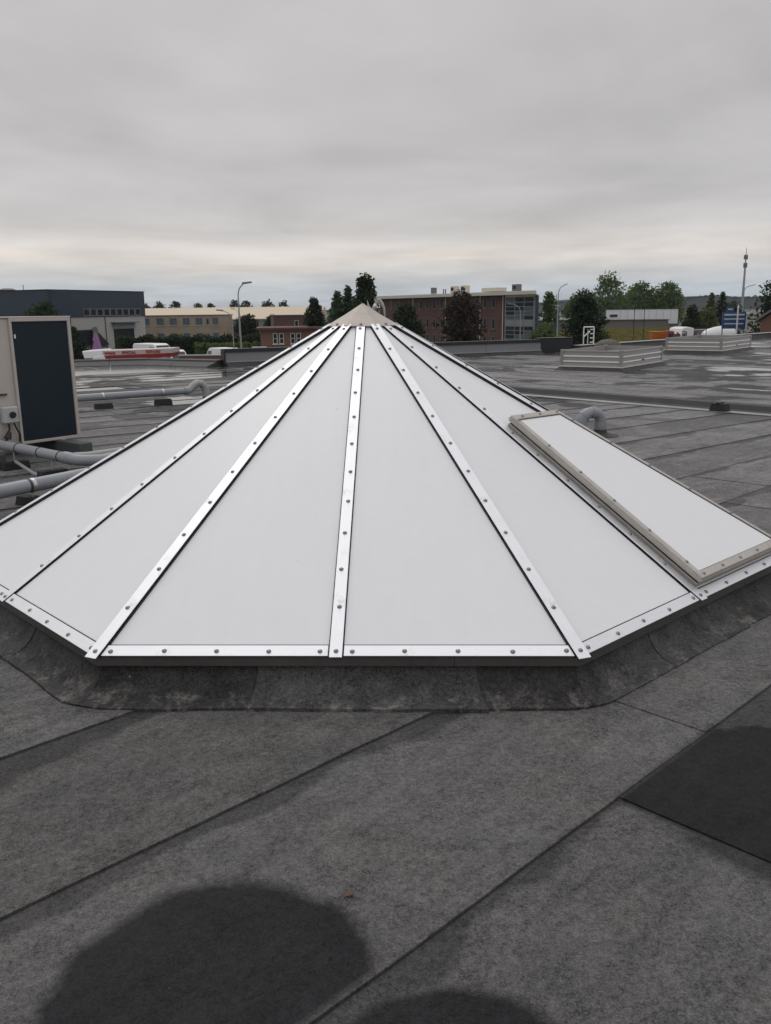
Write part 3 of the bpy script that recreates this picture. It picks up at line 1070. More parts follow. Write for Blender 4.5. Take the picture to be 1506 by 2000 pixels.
for i in range(46):
    x = -0.640 + i * 0.0131
    fin.box((x, -0.0095, 0.776), (0.0016, 0.003, 1.188))
fin.build('coil_fins', M['coil'], unit, kind='stuff')
MB().lathe([(0.0, 0.0), (0.33, 0.0), (0.335, 0.02), (0.31, 0.045), (0.28, 0.05), (0.0, 0.05)], 28, (-1.03, 0.40, 1.4206)).build('fan_cowl', M['unit'], unit, smooth=True)
MB().box((-0.625, -0.020, 1.23), (0.016, 0.004, 0.04)).build('fin_tag', M['slat_lip'], unit)
sw = MB().box((-0.782, -0.046, 0.468), (0.16, 0.075, 0.165)).build('isolator_switch', M['switch'], unit, bevel=.012)
MB().lathe([(0.032, 0), (0.032, 0.018), (0.026, 0.026)], 18, M=Matrix.Translation((-0.772, -0.084, 0.470)) @ Matrix.Rotation(R_(90), 4, 'X')).build('switch_knob', M['black'], sw, smooth=True)
MB().box((-0.82, -0.012, 0.668), (0.10, 0.022, 0.018)).build('pull_handle', M['clip'], unit)
MB().tube([(-0.80, -.045, .387), (-0.80, -.05, .33), (-0.825, -.05, .26), (-0.845, -.03, .2)], 0.010, 8).build('cable', M['black'], unit, smooth=True)
MB().tube([(-0.745, -.045, .387), (-0.73, -.05, .33), (-0.70, -.05, .27), (-0.69, -.02, .19)], 0.009, 8).build('cable', M['black'], unit, smooth=True)
MB().tube([(-0.805, -.05, .30), (-0.835, -.055, .235)], [0.02, 0.038], 10).build('cable_boot', M['black'], unit, smooth=True)
for xx in (-0.22, -1.15):
    MB().box((xx, 0.12, 0.079), (0.15, 1.15, 0.142)).build('support_beam', M['beam'], unit, bevel=.008)
    MB().box((xx, -0.03, 0.151), (0.05, 0.05, 0.006)).build('bracket', M['clip_metal'], unit)


# ================================================================== pipes
def pipe_block(parent, x, y, rz, h, r, zc_, mat_clip, w=0.24, d=0.12, bh=0.07):
    Mx = Matrix.Translation((x, y, 0.012)) @ Matrix.Rotation(rz, 4, 'Z')
    MB().hexa([Mx @ Vector((a_ * w / 2, b_ * d / 2, 0)) for a_, b_ in ((-1, -1), (1, -1), (1, 1), (-1, 1))],
              [Mx @ Vector((a_ * w / 2 * .92, b_ * d / 2 * .8, bh)) for a_, b_ in ((-1, -1), (1, -1), (1, 1), (-1, 1))]).build('support_block', M['block'], parent, bevel=.004)
    MB().tube([(x, y, 0.012 + bh - .003), (x, y, zc_ - r + .002)], 0.006, 8).build('threaded_rod', M['clip_metal'], parent, smooth=True)


def clip(parent, p, d, r, mt, wd=0.03):
    d = Vector(d).normalized()
    p = Vector(p)
    MB().tube([p - d * wd / 2, p + d * wd / 2], r * 1.06, 20).build('pipe_clip', mt, parent, smooth=True)


# thick pipe in front
pa = empty('drain_pipe', (0, 0, 0), 0, 'thick grey plastic pipe nearest the camera at left, passing behind the skylight edge', 'pipe')
d = Vector((0.36, 0.57, 0)).normalized()
c0 = Vector((-2.84, 6.23, 0.17))
mb = MB().tube([c0 - d * 1.6, c0 + d * 1.5], 0.053, 24)
mb.build('pipe_run', M['pvc'], pa, smooth=True)
cp = Vector((-2.70, 6.45, 0.17))
clip(pa, cp, d, 0.053, M['clip_metal'])
clip(pa, cp - d * 0.03, d, 0.0515, M['clip'], .02)
pipe_block(pa, cp.x, cp.y, math.atan2(d.y, d.x) + R_(90), 0.07, 0.053, 0.17, M['clip'], 0.30)
pipe_block(pa, cp.x + d.x * 1.25, cp.y + d.y * 1.25, math.atan2(d.y, d.x) + R_(90), 0.07, 0.053, 0.17, M['clip'], 0.30)

pb_ = empty('drain_pipe', (0, 0, 0), 0, 'grey jointed pipe running down under the cream heat pump to an elbow', 'pipe')
pts = [Vector((-4.3, 8.72, .225)), Vector((-3.67, 8.19, .222)), Vector((-3.27, 7.86, .22)), Vector((-2.78, 7.42, .22))]
MB().tube(pts, 0.046, 22).build('pipe_run', M['pvc'], pb_, smooth=True)
dd = (pts[3] - pts[2]).normalized()
for q in (0.30, 0.86):
    clip(pb_, pts[2].lerp(pts[3], q), dd, 0.047, M['clip'], .016)
clip(pb_, pts[1].lerp(pts[2], .6), dd, 0.047, M['clip'], .016)
e0 = pts[3]
MB().tube([e0 - dd * .02, e0 + dd * 0.09, e0 + dd * .10], [.054, .054, .047], 22).build('pipe_socket', M['pvc'], pb_, smooth=True)
el = [e0 + dd * .09, e0 + dd * .15, e0 + dd * .20 + Vector((.01, .012, -.004)), e0 + dd * .24 + Vector((.045, .06, -.01)), e0 + dd * .26 + Vector((.12, .16, -.02)), e0 + dd * .26 + Vector((.5, .8, -.02))]
MB().tube(el, 0.048, 22).build('pipe_elbow', M['pvc'], pb_, smooth=True)
MB().tube([e0 + dd * .06 + Vector((.02, .05, .01)), e0 + Vector((.16, .10, 0)), e0 + Vector((.62, .62, 0))], 0.034, 18).build('pipe_branch', M['pvc_old'], pb_, smooth=True)
pipe_block(pb_, -2.98, 7.60, math.atan2(dd.y, dd.x) + R_(90), .07, .046, .22, M['clip'], 0.26)
pipe_block(pb_, -3.52, 8.08, math.atan2(dd.y, dd.x) + R_(90), .07, .046, .22, M['clip'], 0.26)
MB().tube([(-3.45, 7.95, .10), (-3.15, 7.60, .05), (-2.95, 7.45, .03)], 0.016, 10).build('conduit', M['pvc'], pb_, smooth=True)

pc = empty('drain_pipe', (0, 0, 0), 0, 'slim grey pipe behind the heat pump ending in a swan neck bend', 'pipe')
c0, c1 = Vector((-4.75, 12.95, .20)), Vector((-3.20, 14.08, .20))
d = (c1 - c0).normalized()
MB().tube([c0 - d * 1.5, c1], 0.055, 20).build('pipe_run', M['pvc'], pc, smooth=True)
for q in (0.28, 0.78):
    cp = c0.lerp(c1, q)
    clip(pc, cp, d, 0.055, M['clip_metal'], .025)
    pipe_block(pc, cp.x, cp.y, math.atan2(d.y, d.x), .06, .055, .2, M['clip'], 0.26, .16, .085)
sw_ = [c1 - d * .01, c1 + d * .05 + Vector((0, 0, .015)), c1 + d * .11 + Vector((0, 0, .075)), c1 + d * .18 + Vector((0, 0, .115)), c1 + d * .25 + Vector((0, 0, .105)), c1 + d * .31 + Vector((0, 0, .04)), c1 + d * .33 + Vector((0, 0, -.06)), c1 + d * .33 + Vector((0, 0, -.19))]
MB().tube(sw_, 0.060, 18).build('swan_neck', M['pvc_old'], pc, smooth=True)
MB().tube([c1 - d * .05, c1 + d * .0], 0.066, 18).build('pipe_socket', M['pvc'], pc, smooth=True)
MB().lathe([(0.12, 0), (0.075, .02), (0.065, .05), (.065, .08)], 18, (c1.x + d.x * .33, c1.y + d.y * .33, .008)).build('felt_collar', M['felt_dark'], pc, smooth=True)

gv = empty('gooseneck_vent', (2.47, 9.8, 0), R_(20), 'grey plastic gooseneck vent pipe on roof right of the skylight', 'vent pipe')
gp = []
for i in range(11):
    t = math.pi * i / 10
    gp.append((-0.10 + 0.10 * math.cos(t), 0, 0.15 + 0.085 * math.sin(t)))
gp = [(0, 0, 0.0), (0, 0, 0.14)] + gp[1:] + [(-0.203, 0, 0.115)]
MB().tube(gp, 0.052, 18).build('pipe_bend', M['pvc'], gv, smooth=True)
for i in (5, 8):
    p, q = Vector(gp[i]), Vector(gp[i + 1])
    MB().tube([p, p + (q - p).normalized() * 0.035], 0.057, 18).build('socket_ring', M['pvc'], gv, smooth=True)
MB().tube([(0, 0, 0.09), (0, 0, 0.135)], 0.058, 18).build('socket_ring', M['pvc'], gv, smooth=True)
MB().lathe([(0.17, 0.002), (0.10, 0.018), (0.062, 0.03), (0.058, 0.06)], 18, (0, 0, .009)).build('felt_collar', M['felt_dark'], gv, smooth=True)
gv.scale = (1.25, 1.25, 1.2)


# ================================================================== slatted roof-light kerbs
def slat_box(loc, rz, lx, ly, label):
    """local x and y are the two visible sides, origin at the near corner"""
    r = empty('rooflight_kerb', loc, rz, label, 'rooflight', 'slatted rooflight kerbs on the far roof')
    up = MB()
    up.hexa([(-.12, -.12, 0.004), (lx + .12, -.12, 0.004), (lx + .12, ly + .12, 0.004), (-.12, ly + .12, 0.004)],
            [(-.01, -.01, .09), (lx + .01, -.01, .09), (lx + .01, ly + .01, .09), (-.01, ly + .01, .09)])
    up.build('felt_base', M['felt_dark'], r)
    MB().hexa([(-.02, -.02, .0905), (lx + .02, -.02, .0905), (lx + .02, ly + .02, .0905), (-.02, ly + .02, .0905)],
              [(-.02, -.02, .115), (lx + .02, -.02, .115), (lx + .02, ly + .02, .115), (-.02, ly + .02, .115)]).build('foot_flange', M['slat_lip'], r)
    hz = [0.116, 0.236, 0.356]
    for side in range(4):
        ln = lx if side % 2 == 0 else ly
        Mx = [Matrix.Identity(4), Matrix.Translation((lx, 0, 0)) @ Matrix.Rotation(R_(90), 4, 'Z'), Matrix.Translation((lx, ly, 0)) @ Matrix.Rotation(R_(180), 4, 'Z'), Matrix.Translation((0, ly, 0)) @ Matrix.Rotation(R_(270), 4, 'Z')][side]
        for i, z in enumerate(hz):
            s_ = MB()
            s_.hexa([(.06, .004, z), (ln - .06, .004, z), (ln - .06, .034, z), (.06, .034, z)],
                    [(.06, .016, z + .086), (ln - .06, .016, z + .086), (ln - .06, .034, z + .086), (.06, .034, z + .086)])
            s = s_.build('slat', M['slat'], r)
            s.matrix_local = Mx
            lp = MB().hexa([(.06, -.004, z + .088), (ln - .06, -.004, z + .088), (ln - .06, .034, z + .088), (.06, .034, z + .088)],
                           [(.06, .002, z + .117), (ln - .06, .002, z + .117), (ln - .06, .034, z + .117), (.06, .034, z + .117)]).build('slat_lip', M['slat_lip'] if i < 2 else M['slat'], s)
    for (x, y) in ((.03, .03), (lx - .03, .03), (lx - .03, ly - .03), (.03, ly - .03)):
        MB().box((x, y, .300), (.075, .075, .37)).build('corner_post', M['slat'], r, bevel=.004)
    MB().hexa([(.09, .09, .25), (lx - .09, .09, .25), (lx - .09, ly - .09, .25), (.09, ly - .09, .25)],
              [(.16, .16, .34), (lx - .16, .16, .34), (lx - .16, ly - .16, .34), (.16, ly - .16, .34)]).build('sunk_lid', M['slat'], r)
    MB().box((lx * .5, -.001, .215), (.16, .012, .03)).build('latch', M['clip'], r)
    return r


slat_box((5.40, 19.75, 0), R_(54), 2.75, 1.50, 'slatted beige rooflight kerb nearer the camera, right of the skylight')
slat_box((10.35, 26.75, 0), R_(52), 3.1, 1.75, 'slatted pale rooflight kerb farther back, near the parapet below the truck')

dv = empty('roof_ventilator', (6.93, 27.0, 0), 0, 'brown domed roof ventilator just behind the nearer slatted kerb', 'ventilator')
MB().lathe([(.30, 0), (.26, .05), (.26, .26)], 20).build('vent_drum', M['block'], dv, smooth=True)
MB().lathe([(.27, .24), (.40, .26), (.40, .29), (.35, .37), (.22, .45), (.06, .485), (.0, .487)], 24).build('vent_dome', M['moss_dome'], dv, smooth=True)

# ================================================================== roof edges
# low felt upstand on the far left
pl = empty('roof_parapet', (0, 0, 0), 0, 'low black felt upstand along the far left roof edge', 'parapet')


def upstand_run(root, pts, h, piece, th=0.22, slope=0.16, name='felt_cap_piece', mt=None):
    for a_, b_ in zip(pts[:-1], pts[1:]):
        a_, b_ = Vector((*a_, 0)), Vector((*b_, 0))
        dd_ = (b_ - a_)
        n_ = max(1, int(dd_.length / piece))
        u = dd_.normalized()
        w = Vector((u.y, -u.x, 0))
        for i in range(n_):
            p = a_ + dd_ * (i / n_)
            q = a_ + dd_ * ((i + 1) / n_) - u * 0.025
            ex = 0.006 * (i % 2)
            prof = [(th / 2 + slope, 0.010), (th / 2 + .02, h * .75), (th / 2, h + ex), (-th / 2, h + ex + .01), (-th / 2, 0.0), (th / 2 + slope, 0.0)]
            MB().hexa([p + w * e_ + Vector((0, 0, z_)) for e_, z_ in prof], [q + w * e_ + Vector((0, 0, z_)) for e_, z_ in prof]).build(name, mt or M['felt_up'], root)


upstand_run(pl, [(-15, 23.0), (-6.83, 25.35), (-4.45, 23.85)], 0.155, 1.0, th=.3, slope=.40, mt=M['felt_dark'])
# grey panelled wall with black capping
gw = empty('panel_wall', (-4.36, 23.9, 0), math.atan2(4.5, 9.41), 'low grey panelled wall with black capping behind the skylight', 'wall')
WLn = math.hypot(9.41, 4.5)
npan = 5
for i in range(npan):
    x0, x1 = WLn * i / npan, WLn * (i + 1) / npan
    MB().box(((x0 + x1) / 2, 0, .245), (x1 - x0 - .015, .20, .235)).build('wall_panel', M['wallgrey'], gw)
    MB().box(((x0 + x1) / 2, 0, .413), (x1 - x0 - .004, .26, .095)).build('black_capping', M['blackpanel'], gw)
MB().box((WLn / 2, -.02, .112), (WLn, .28, .028)).build('ledge', M['trim'], gw)
for i in range(10):
    x0, x1 = WLn * i / 10, WLn * (i + 1) / 10 - .02
    MB().hexa([(x0, -.36, .004), (x1, -.36, .004), (x1, .10, .004), (x0, .10, .004)], [(x0, -.13, .097), (x1, -.13, .097), (x1, .10, .097), (x0, .10, .097)]).build('felt_upstand', M['felt_dark'], gw)
MB().box((-.03, 0, .245), (.05, .30, .42)).build('end_post', M['blackpanel'], gw)
cb = empty('black_parapet_box', (5.05, 28.38, 0), math.atan2(.42, 1.15), 'plain black boxed wall end at the right end of the grey wall', 'wall')
MB().box((.62, .14, .245), (1.22, .30, .47)).build('black_sheet', M['blackpanel'], cb, bevel=.01)
MB().box((.62, .14, .487), (1.28, .36, .018)).build('capping', M['blackpanel'], cb)

pr = empty('roof_parapet', (0, 0, 0), 0, 'long black felt parapet with pale metal edge along the right roof edge', 'parapet')
RP = [(6.35, 28.75), (17.5, 39.8), (26, 48)]
upstand_run(pr, RP, 0.21, 1.6, th=.26, slope=.12, mt=M['felt_dark'])
for a_, b_ in zip(RP[:-1], RP[1:]):
    a_, b_ = Vector((*a_, 0)), Vector((*b_, 0))
    dd_ = b_ - a_
    n_ = int(dd_.length / 2.5)
    for i in range(n_):
        p, q = a_ + dd_ * (i / n_), a_ + dd_ * ((i + 1) / n_)
        Mx = Matrix.Translation((p + q) / 2 + Vector((0, 0, .232))) @ Matrix.Rotation(math.atan2(dd_.y, dd_.x), 4, 'Z')
        MB().box((0, 0, 0), ((q - p).length - .01, .30, .02), Mx).build('metal_edge', M['trim'], pr)

lad = empty('ladder_hoop', (6.93, 29.6, 0), R_(8), 'white steel ladder guard standing at the right roof edge', 'ladder')
for x in (-.18, .18):
    MB().tube([(x, 0, -.6), (x, 0, .80)], .022, 8).build('upright', M['slat_lip'], lad, smooth=True)
MB().tube([(-.18, 0, .80), (.18, 0, .80)], .022, 8).build('top_rail', M['slat_lip'], lad, smooth=True)
MB().tube([(-.16, .02, .48), (.05, .02, .66)], .02, 8).build('brace', M['slat_lip'], lad, smooth=True)
MB().tube([(-.03, 0, -.2), (-.03, 0, .72)], .014, 8).build('upright', M['slat_lip'], lad, smooth=True)
for z in (.30, .44, .58, .72):
    MB().box((.11, -.01, z), (.13, .03, .035)).build('rung', M['slat_lip'], lad)

ac = empty('air_conditioner', (17.75, 39.2, 0), R_(30), 'small cream air conditioner standing on the roof at far right edge', 'air conditioner')
MB().box((0.3, 0, .40), (.95, .36, .70)).build('casing', M['unit'], ac, bevel=.02)
MB().lathe([(.27, 0), (.27, .03), (.22, .032), (.0, .02)], 20, M=Matrix.Translation((.12, -.182, .42)) @ Matrix.Rotation(R_(90), 4, 'X')).build('fan_grille', M['block'], ac, smooth=True)
for x in (0, .6):
    MB().box((x, 0, .025), (.1, .4, .05)).build('foot', M['block'], ac)

# twig and grit on the roof by the damp patch
tw = empty('leaf_litter', (-0.105, 1.885, 0.010), R_(15), 'tiny curled brown dead leaf on the felt beside the large damp patch', 'leaf')
mb = MB()
mb.add([(-.016, -.004, 0), (-.004, -.008, .004), (.010, -.006, .002), (.017, .001, .006), (.006, .007, .003), (-.008, .006, .007)], [(0, 1, 2, 3, 4, 5)])
mb.build('leaf_blade', mat('dead_leaf', (.10, .055, .04), .8), tw)
MB().tube([(-.016, 0, .002), (-.026, -.004, .001)], .0012, 6).build('leaf_stalk', mat('dead_stalk', (.08, .05, .035), .8), tw)

# ================================================================== surroundings: materials
M['leaf_green'] = leaf_mat('leaf_green', (0.0501, 0.0865, 0.0364), (0.1365, 0.1820, 0.0683))
M['leaf_dark'] = leaf_mat('leaf_dark', (0.0180, 0.0288, 0.0180), (0.0432, 0.0612, 0.0324))
M['leaf_conifer'] = leaf_mat('leaf_conifer', (0.0425, 0.0850, 0.0510), (0.0893, 0.1445, 0.0765))
M['leaf_plum'] = leaf_mat('leaf_plum', (0.0292, 0.0227, 0.0227), (0.0648, 0.0421, 0.0389))
M['leaf_olive'] = leaf_mat('leaf_olive', (0.0585, 0.0754, 0.0286), (0.1300, 0.1430, 0.0585))
M['leaf_far'] = leaf_mat('leaf_far', (0.0390, 0.0572, 0.0442), (0.0715, 0.0910, 0.0650))
M['bark'] = mat('bark', (0.045, 0.036, 0.028), 0.9, var=0.3)
M['brick_red'] = brick_mat('brick_red', (0.125, 0.060, 0.050), (0.095, 0.045, 0.040), (0.13, 0.105, 0.095), 3.4)
M['brick_brown'] = brick_mat('brick_brown', (0.20, 0.105, 0.07), (0.165, 0.085, 0.058), (0.2, 0.15, 0.12), 3.4)
M['brick_beige'] = brick_mat('brick_beige', (0.36, 0.285, 0.21), (0.31, 0.245, 0.18), (0.36, 0.31, 0.25), 3.4)
M['slate'] = mat('slate_cladding', (0.028, 0.042, 0.072), 0.5, var=0.10, scale=.4)
M['render'] = mat('pale_render', (0.43, 0.42, 0.415), 0.85, var=0.08, scale=.5, dirt=0.08)
M['glass'] = mat('dark_glass', (0.022, 0.028, 0.036), 0.12, var=0.2, scale=.6, spec=0.6)
M['glass_blue'] = mat('blue_glass', (0.10, 0.135, 0.16), 0.15, var=0.2, scale=.6, spec=0.6)
M['glass_teal'] = mat('teal_glass', (0.17, 0.21, 0.21), 0.4, var=0.12, scale=.2)
M['frame_white'] = mat('white_frame', (0.62, 0.62, 0.62), 0.5, var=0.06)
M['frame_blue'] = mat('blue_frame', (0.07, 0.13, 0.19), 0.5, var=0.08)
M['frame_grey'] = mat('grey_frame', (0.22, 0.235, 0.255), 0.5, var=0.08)
M['cream'] = mat('cream_fascia', (0.58, 0.54, 0.47), 0.6, var=0.08, scale=.6, dirt=.1)
M['shedroof'] = mat('sand_sheet_roof', (0.52, 0.42, 0.29), 0.6, var=0.08, scale=.06)
M['white_paint'] = mat('white_paint', (0.74, 0.74, 0.74), 0.35, var=0.05, scale=1.2, dirt=.05)
M['white_clad'] = mat('white_cladding', (0.74, 0.74, 0.77), 0.5, var=0.06, scale=.3)
M['red_paint'] = mat('red_paint', (0.30, 0.030, 0.028), 0.4, var=0.1)
M['orange_paint'] = mat('orange_paint', (0.50, 0.17, 0.03), 0.5, var=0.12)
M['blue_paint'] = mat('blue_sign', (0.03, 0.075, 0.18), 0.4, var=0.08)
M['sign_pale'] = mat('sign_lettering', (0.55, 0.60, 0.68), 0.5, var=0.1)
M['galv'] = mat('galvanised', (0.33, 0.345, 0.355), 0.5, metal=0.4, var=0.12)
M['tyre'] = mat('tyre', (0.02, 0.02, 0.02), 0.9)
M['grass'] = leaf_mat('dry_grass', (0.12, 0.115, 0.045), (0.26, 0.215, 0.095))
M['hill'] = leaf_mat('wooded_hill', (0.020, 0.030, 0.034), (0.032, 0.043, 0.046))
M['pink'] = mat('pink_paint', (0.40, 0.20, 0.42), 0.7, var=0.1)
M['grey_lead'] = mat('lead_grey', (0.15, 0.15, 0.155), 0.6, var=0.12)


# ------------------------------------------------------------------ trees
def rnd_dir(r):
    while True:
        v = Vector((r.uniform(-1, 1), r.uniform(-1, 1), r.uniform(-1, 1)))
        if 0.05 < v.length < 1:
            return v.normalized()


def leaves(mb, r, c, rad, n, size, flat=1.0):
    """a clump of folded leaf-cluster faces spread through an ellipsoid"""
    for _ in range(n):
        d = rnd_dir(r) * (r.random() ** 0.45)
        p = Vector((c[0] + d.x * rad[0], c[1] + d.y * rad[1], c[2] + d.z * rad[2]))
        nrm = (rnd_dir(r) + Vector((0, 0, 0.5))).normalized()
        u = nrm.orthogonal().normalized()
        u = Matrix.Rotation(r.uniform(0, 6.3), 3, nrm) @ u
        w = nrm.cross(u)
        s = size * r.uniform(0.55, 1.3)
        o = len(mb.v)
        q = [p - u * s * .6, p + w * s * .35 - nrm * s * .1, p + u * s * .6, p - w * s * .35 - nrm * s * .1]
        mb.v += [tuple(x) for x in q]
        mb.f.append((o, o + 1, o + 2))
        mb.f.append((o, o + 2, o + 3))


def tree(name, x, y, ztop, width, label, mt, seed, shape='round', base=GZ, crown0=0.25, clumps=34, per=70, leaf=None, group=None, gaps=0.0):
    r = random.Random(seed)
    H = ztop - base
    root = empty(name, (x, y, base), 0, label, 'tree', group)
    trunk = MB()
    tw_ = max(0.10, H * 0.018)
    path = [Vector((0, 0, 0))]
    for i in range(1, 7):
        path.append(Vector((r.uniform(-1, 1) * H * .012, r.uniform(-1, 1) * H * .012, H * .93 * i / 6)))
    trunk.tube(path, [tw_ * (1.25 - 1.12 * i / 6) for i in range(7)], 8)
    cr = MB()
    leaf = leaf or H * 0.045
    z0 = H * crown0
    cents = []
    for i in range(clumps):
        f = (i + 0.5) / clumps
        f = f ** 0.9
        z = z0 + (H - z0) * f
        if shape == 'cone':
            rad = width / 2 * (1 - f) ** 0.8 * r.uniform(.55, 1.05) + 0.02 * H
        elif shape == 'column':
            rad = width / 2 * math.sin(math.pi * (0.12 + 0.80 * f)) * r.uniform(.4, 1.0)
        else:
            rad = width / 2 * math.sqrt(max(0.02, 1 - (2 * f - 0.92) ** 2)) * r.uniform(.35, 1.0)
        an = i * 2.39996 + r.uniform(-.5, .5)
        c = Vector((math.cos(an) * rad * .78, math.sin(an) * rad * .78, z))
        cents.append(c)
        cs = width * r.uniform(.10, .20) * (1.0 if shape != 'cone' else max(0.25, 1.15 - f))
        if shape == 'cone':
            leaves(cr, r, c, (cs * 1.2, cs * 1.2, cs * .6), per, leaf * max(.35, 1.1 - .7 * f))
        else:
            leaves(cr, r, c, (cs * 1.15, cs * 1.15, cs * .9), per, leaf)
        if r.random() < .6:
            q = Vector((0, 0, max(z0 * .7, c.z - width * .25)))
            mid = q.lerp(c, .5) + Vector((0, 0, width * .03))
            trunk.tube([q, mid, c], [tw_ * .38, tw_ * .26, tw_ * .10], 5)
    # inner fill so that the crown reads as a volume, thinner for open trees
    nfill = int(clumps * per * (0.55 - gaps))
    for _ in range(nfill):
        f = r.random()
        z = z0 + (H - z0) * f * .95
        if shape == 'cone':
            rad = width / 2 * (1 - f) ** .9
        elif shape == 'column':
            rad = width / 2 * math.sin(math.pi * (0.12 + .8 * f)) * .8
        else:
            rad = width / 2 * math.sqrt(max(0.0, 1 - (2 * f - .92) ** 2)) * .82
        an = r.uniform(0, 6.283)
        k_ = rad * math.sqrt(r.random())
        leaves(cr, r, (math.cos(an) * k_, math.sin(an) * k_, z), (leaf, leaf, leaf), 1, leaf)
    trunk.build('trunk', M['bark'], root, smooth=True)
    cr.build('crown', mt, root)
    return root


# ------------------------------------------------------------------ buildings
def bld(name, p0, p1, label, cat='building', z=GZ):
    """root at p0, local x along the facade p0 -> p1, local y away from the camera, local z up from the ground"""
    rz = math.atan2(p1[1] - p0[1], p1[0] - p0[0])
    return empty(name, (p0[0], p0[1], z), rz, label, cat), math.hypot(p1[0] - p0[0], p1[1] - p0[1])


def window(root, x0, x1, z0, z1, y=0.0, frame=None, glass=None, fw=0.08, bars=0, cross=0, name='window', sill=None):
    f = MB()
    for (a0, a1, b0, b1) in ((x0, x1, z0, z0 + fw), (x0, x1, z1 - fw, z1), (x0, x0 + fw, z0 + fw, z1 - fw), (x1 - fw, x1, z0 + fw, z1 - fw)):
        f.box(((a0 + a1) / 2, y - .04, (b0 + b1) / 2), (a1 - a0, .10, b1 - b0))
    for i in range(bars):
        xc = x0 + (x1 - x0) * (i + 1) / (bars + 1)
        f.box((xc, y - .035, (z0 + z1) / 2), (fw * .8, .085, z1 - z0 - 2 * fw))
    for i in range(cross):
        zc2 = z0 + (z1 - z0) * (i + 1) / (cross + 1)
        f.box(((x0 + x1) / 2, y - .033, zc2), (x1 - x0 - 2 * fw, .08, fw * .8))
    w = f.build(name, frame or M['frame_white'], root)
    MB().box(((x0 + x1) / 2, y - .008, (z0 + z1) / 2), (x1 - x0 - fw, .03, z1 - z0 - fw)).build('pane', glass or M['glass'], w)
    if sill:
        MB().box(((x0 + x1) / 2, y - .07, z0 - .06), (x1 - x0 + .2, .18, .10)).build('sill', sill, w)
    return w


# --- dark clad building with pale ground floor, far left
db, W = bld('warehouse', (-52.4, 139.0), (-43.2, 160.0), 'dark slate clad building with pale ground floor at far left', z=GZ)
MB().box((W / 2, 9, 2.95), (W, 18, 5.90)).build('wall', M['render'], db)
MB().box((W / 2 - .1, 9.1, 8.02), (W + .3, 18.5, 4.20)).build('upper_cladding', M['slate'], db)
MB().box((W / 2 - .1, 9.1, 10.18), (W + .5, 18.7, .12)).build('roof_edge', M['blackpanel'], db)
for i in range(9):
    x0 = 7.2 + i * 1.62
    window(db, x0, x0 + 1.45, 6.05, 7.25, -.15, M['frame_grey'], M['glass'], .10, 0)
window(db, 5.6, 9.3, 1.2, 3.9, 0, M['frame_grey'], M['glass'], .12)
dr_ = MB().box((17.0, -.06, 2.15), (5.2, .12, 3.3)).build('roller_door', M['glass'], db)
MB().box((17.0, -.5, 4.9), (6.4, 1.0, .16)).build('door_canopy', M['grey_lead'], db)
MB().box((17.0, -.1, 4.3), (5.6, .18, .95)).build('door_lintel', M['frame_grey'], db)
MB().tube([(12.4, -.1, 0), (12.4, -.1, 5.9)], .09, 8).build('downpipe', M['grey_lead'], db)
# taller rear block behind it
dr2, W2 = bld('warehouse', (-90, 165), (-62.0, 171.0), 'wide dark slate block behind the heat pump at left edge')
MB().box((W2 / 2, 15, 5.35), (W2, 30, 10.7)).build('wall', M['slate'], dr2)
MB().box((W2 / 2, 15, 10.78), (W2 + .3, 30.3, .16)).build('roof_edge', M['blackpanel'], dr2)
MB().lathe([(1.6, 0), (1.5, .3), (.9, .55), (0, .62)], 16, (W2 - 10.3, 4, 10.86)).build('roof_dome', M['blackpanel'], dr2, smooth=True)
MB().tube([(W2 - 7.0, 2, 10.86), (W2 - 7.0, 2, 12.0)], .07, 6).build('flue', M['grey_lead'], dr2)
lnk, W3 = bld('link_wall', (-62.6, 168), (-52.45, 139.2), 'narrow dark side wall joining the two slate buildings')
MB().hexa([(0, .1, 0), (W3, .1, 0), (W3, 3, 0), (0, 3, 0)], [(0, .1, 10.75), (W3, .1, 10.2), (W3, 3, 10.2), (0, 3, 10.75)]).build('wall', M['slate'], lnk)

# figure standing against the pale wall: flat painted cut-out
fg = empty('painted_figure_board', (-48.55, 147.1, GZ), math.atan2(21, 9.2), 'flat painted board of a figure in pink dress and dark cloak on the pale wall', 'sign')


def flat(name, pts, y0, y1, mt, root):
    MB().hexa([(x, y1, z) for x, z in pts], [(x, y0, z) for x, z in pts]).build(name, mt, root)


flat('dress', [(-1.2, .55), (1.4, .55), (.55, 3.2), (-.35, 3.2)], -.45, -.33, M['pink'], fg)
flat('cloak', [(.45, 3.4), (.95, 3.3), (3.3, 1.35), (2.6, .95), (1.35, .95)], -.42, -.30, M['blackpanel'], fg)
flat('head', [(-.45, 3.3), (.5, 3.3), (.75, 3.75), (.45, 4.25), (-.2, 4.3), (-.55, 3.85)], -.47, -.35, M['grey_lead'], fg)
flat('arm', [(-1.5, .6), (-1.15, .6), (-.55, 1.9), (-.75, 2.1), (-1.2, 1.6)], -.50, -.46, M['leaf_plum'], fg)

# --- beige two-storey office
of, W = bld('office_building', (-50.8, 186), (-34.4, 185), 'beige brick two-storey office with blue window frames')
MB().box((W / 2, 6, 2.9), (W, 12, 5.80)).build('wall', M['brick_beige'], of)
MB().box((W / 2, 6, 5.87), (W + .3, 12.3, .14)).build('roof_edge', M['grey_lead'], of)
for (x, wd) in ((.2, 1.35), (3.1, 1.45), (5.9, 1.45), (8.7, 1.4), (11.45, 1.4), (13.7, .55), (15.05, 1.15)):
    for z0 in (3.85, .75):
        window(of, x - .0, x + wd, z0, z0 + 1.45 if wd > .6 else z0 + 1.3, 0, M['frame_blue'], M['glass_blue'] if wd > .6 else M['glass'], .16, 1 if wd > .6 else 0, 0, sill=M['cream'])
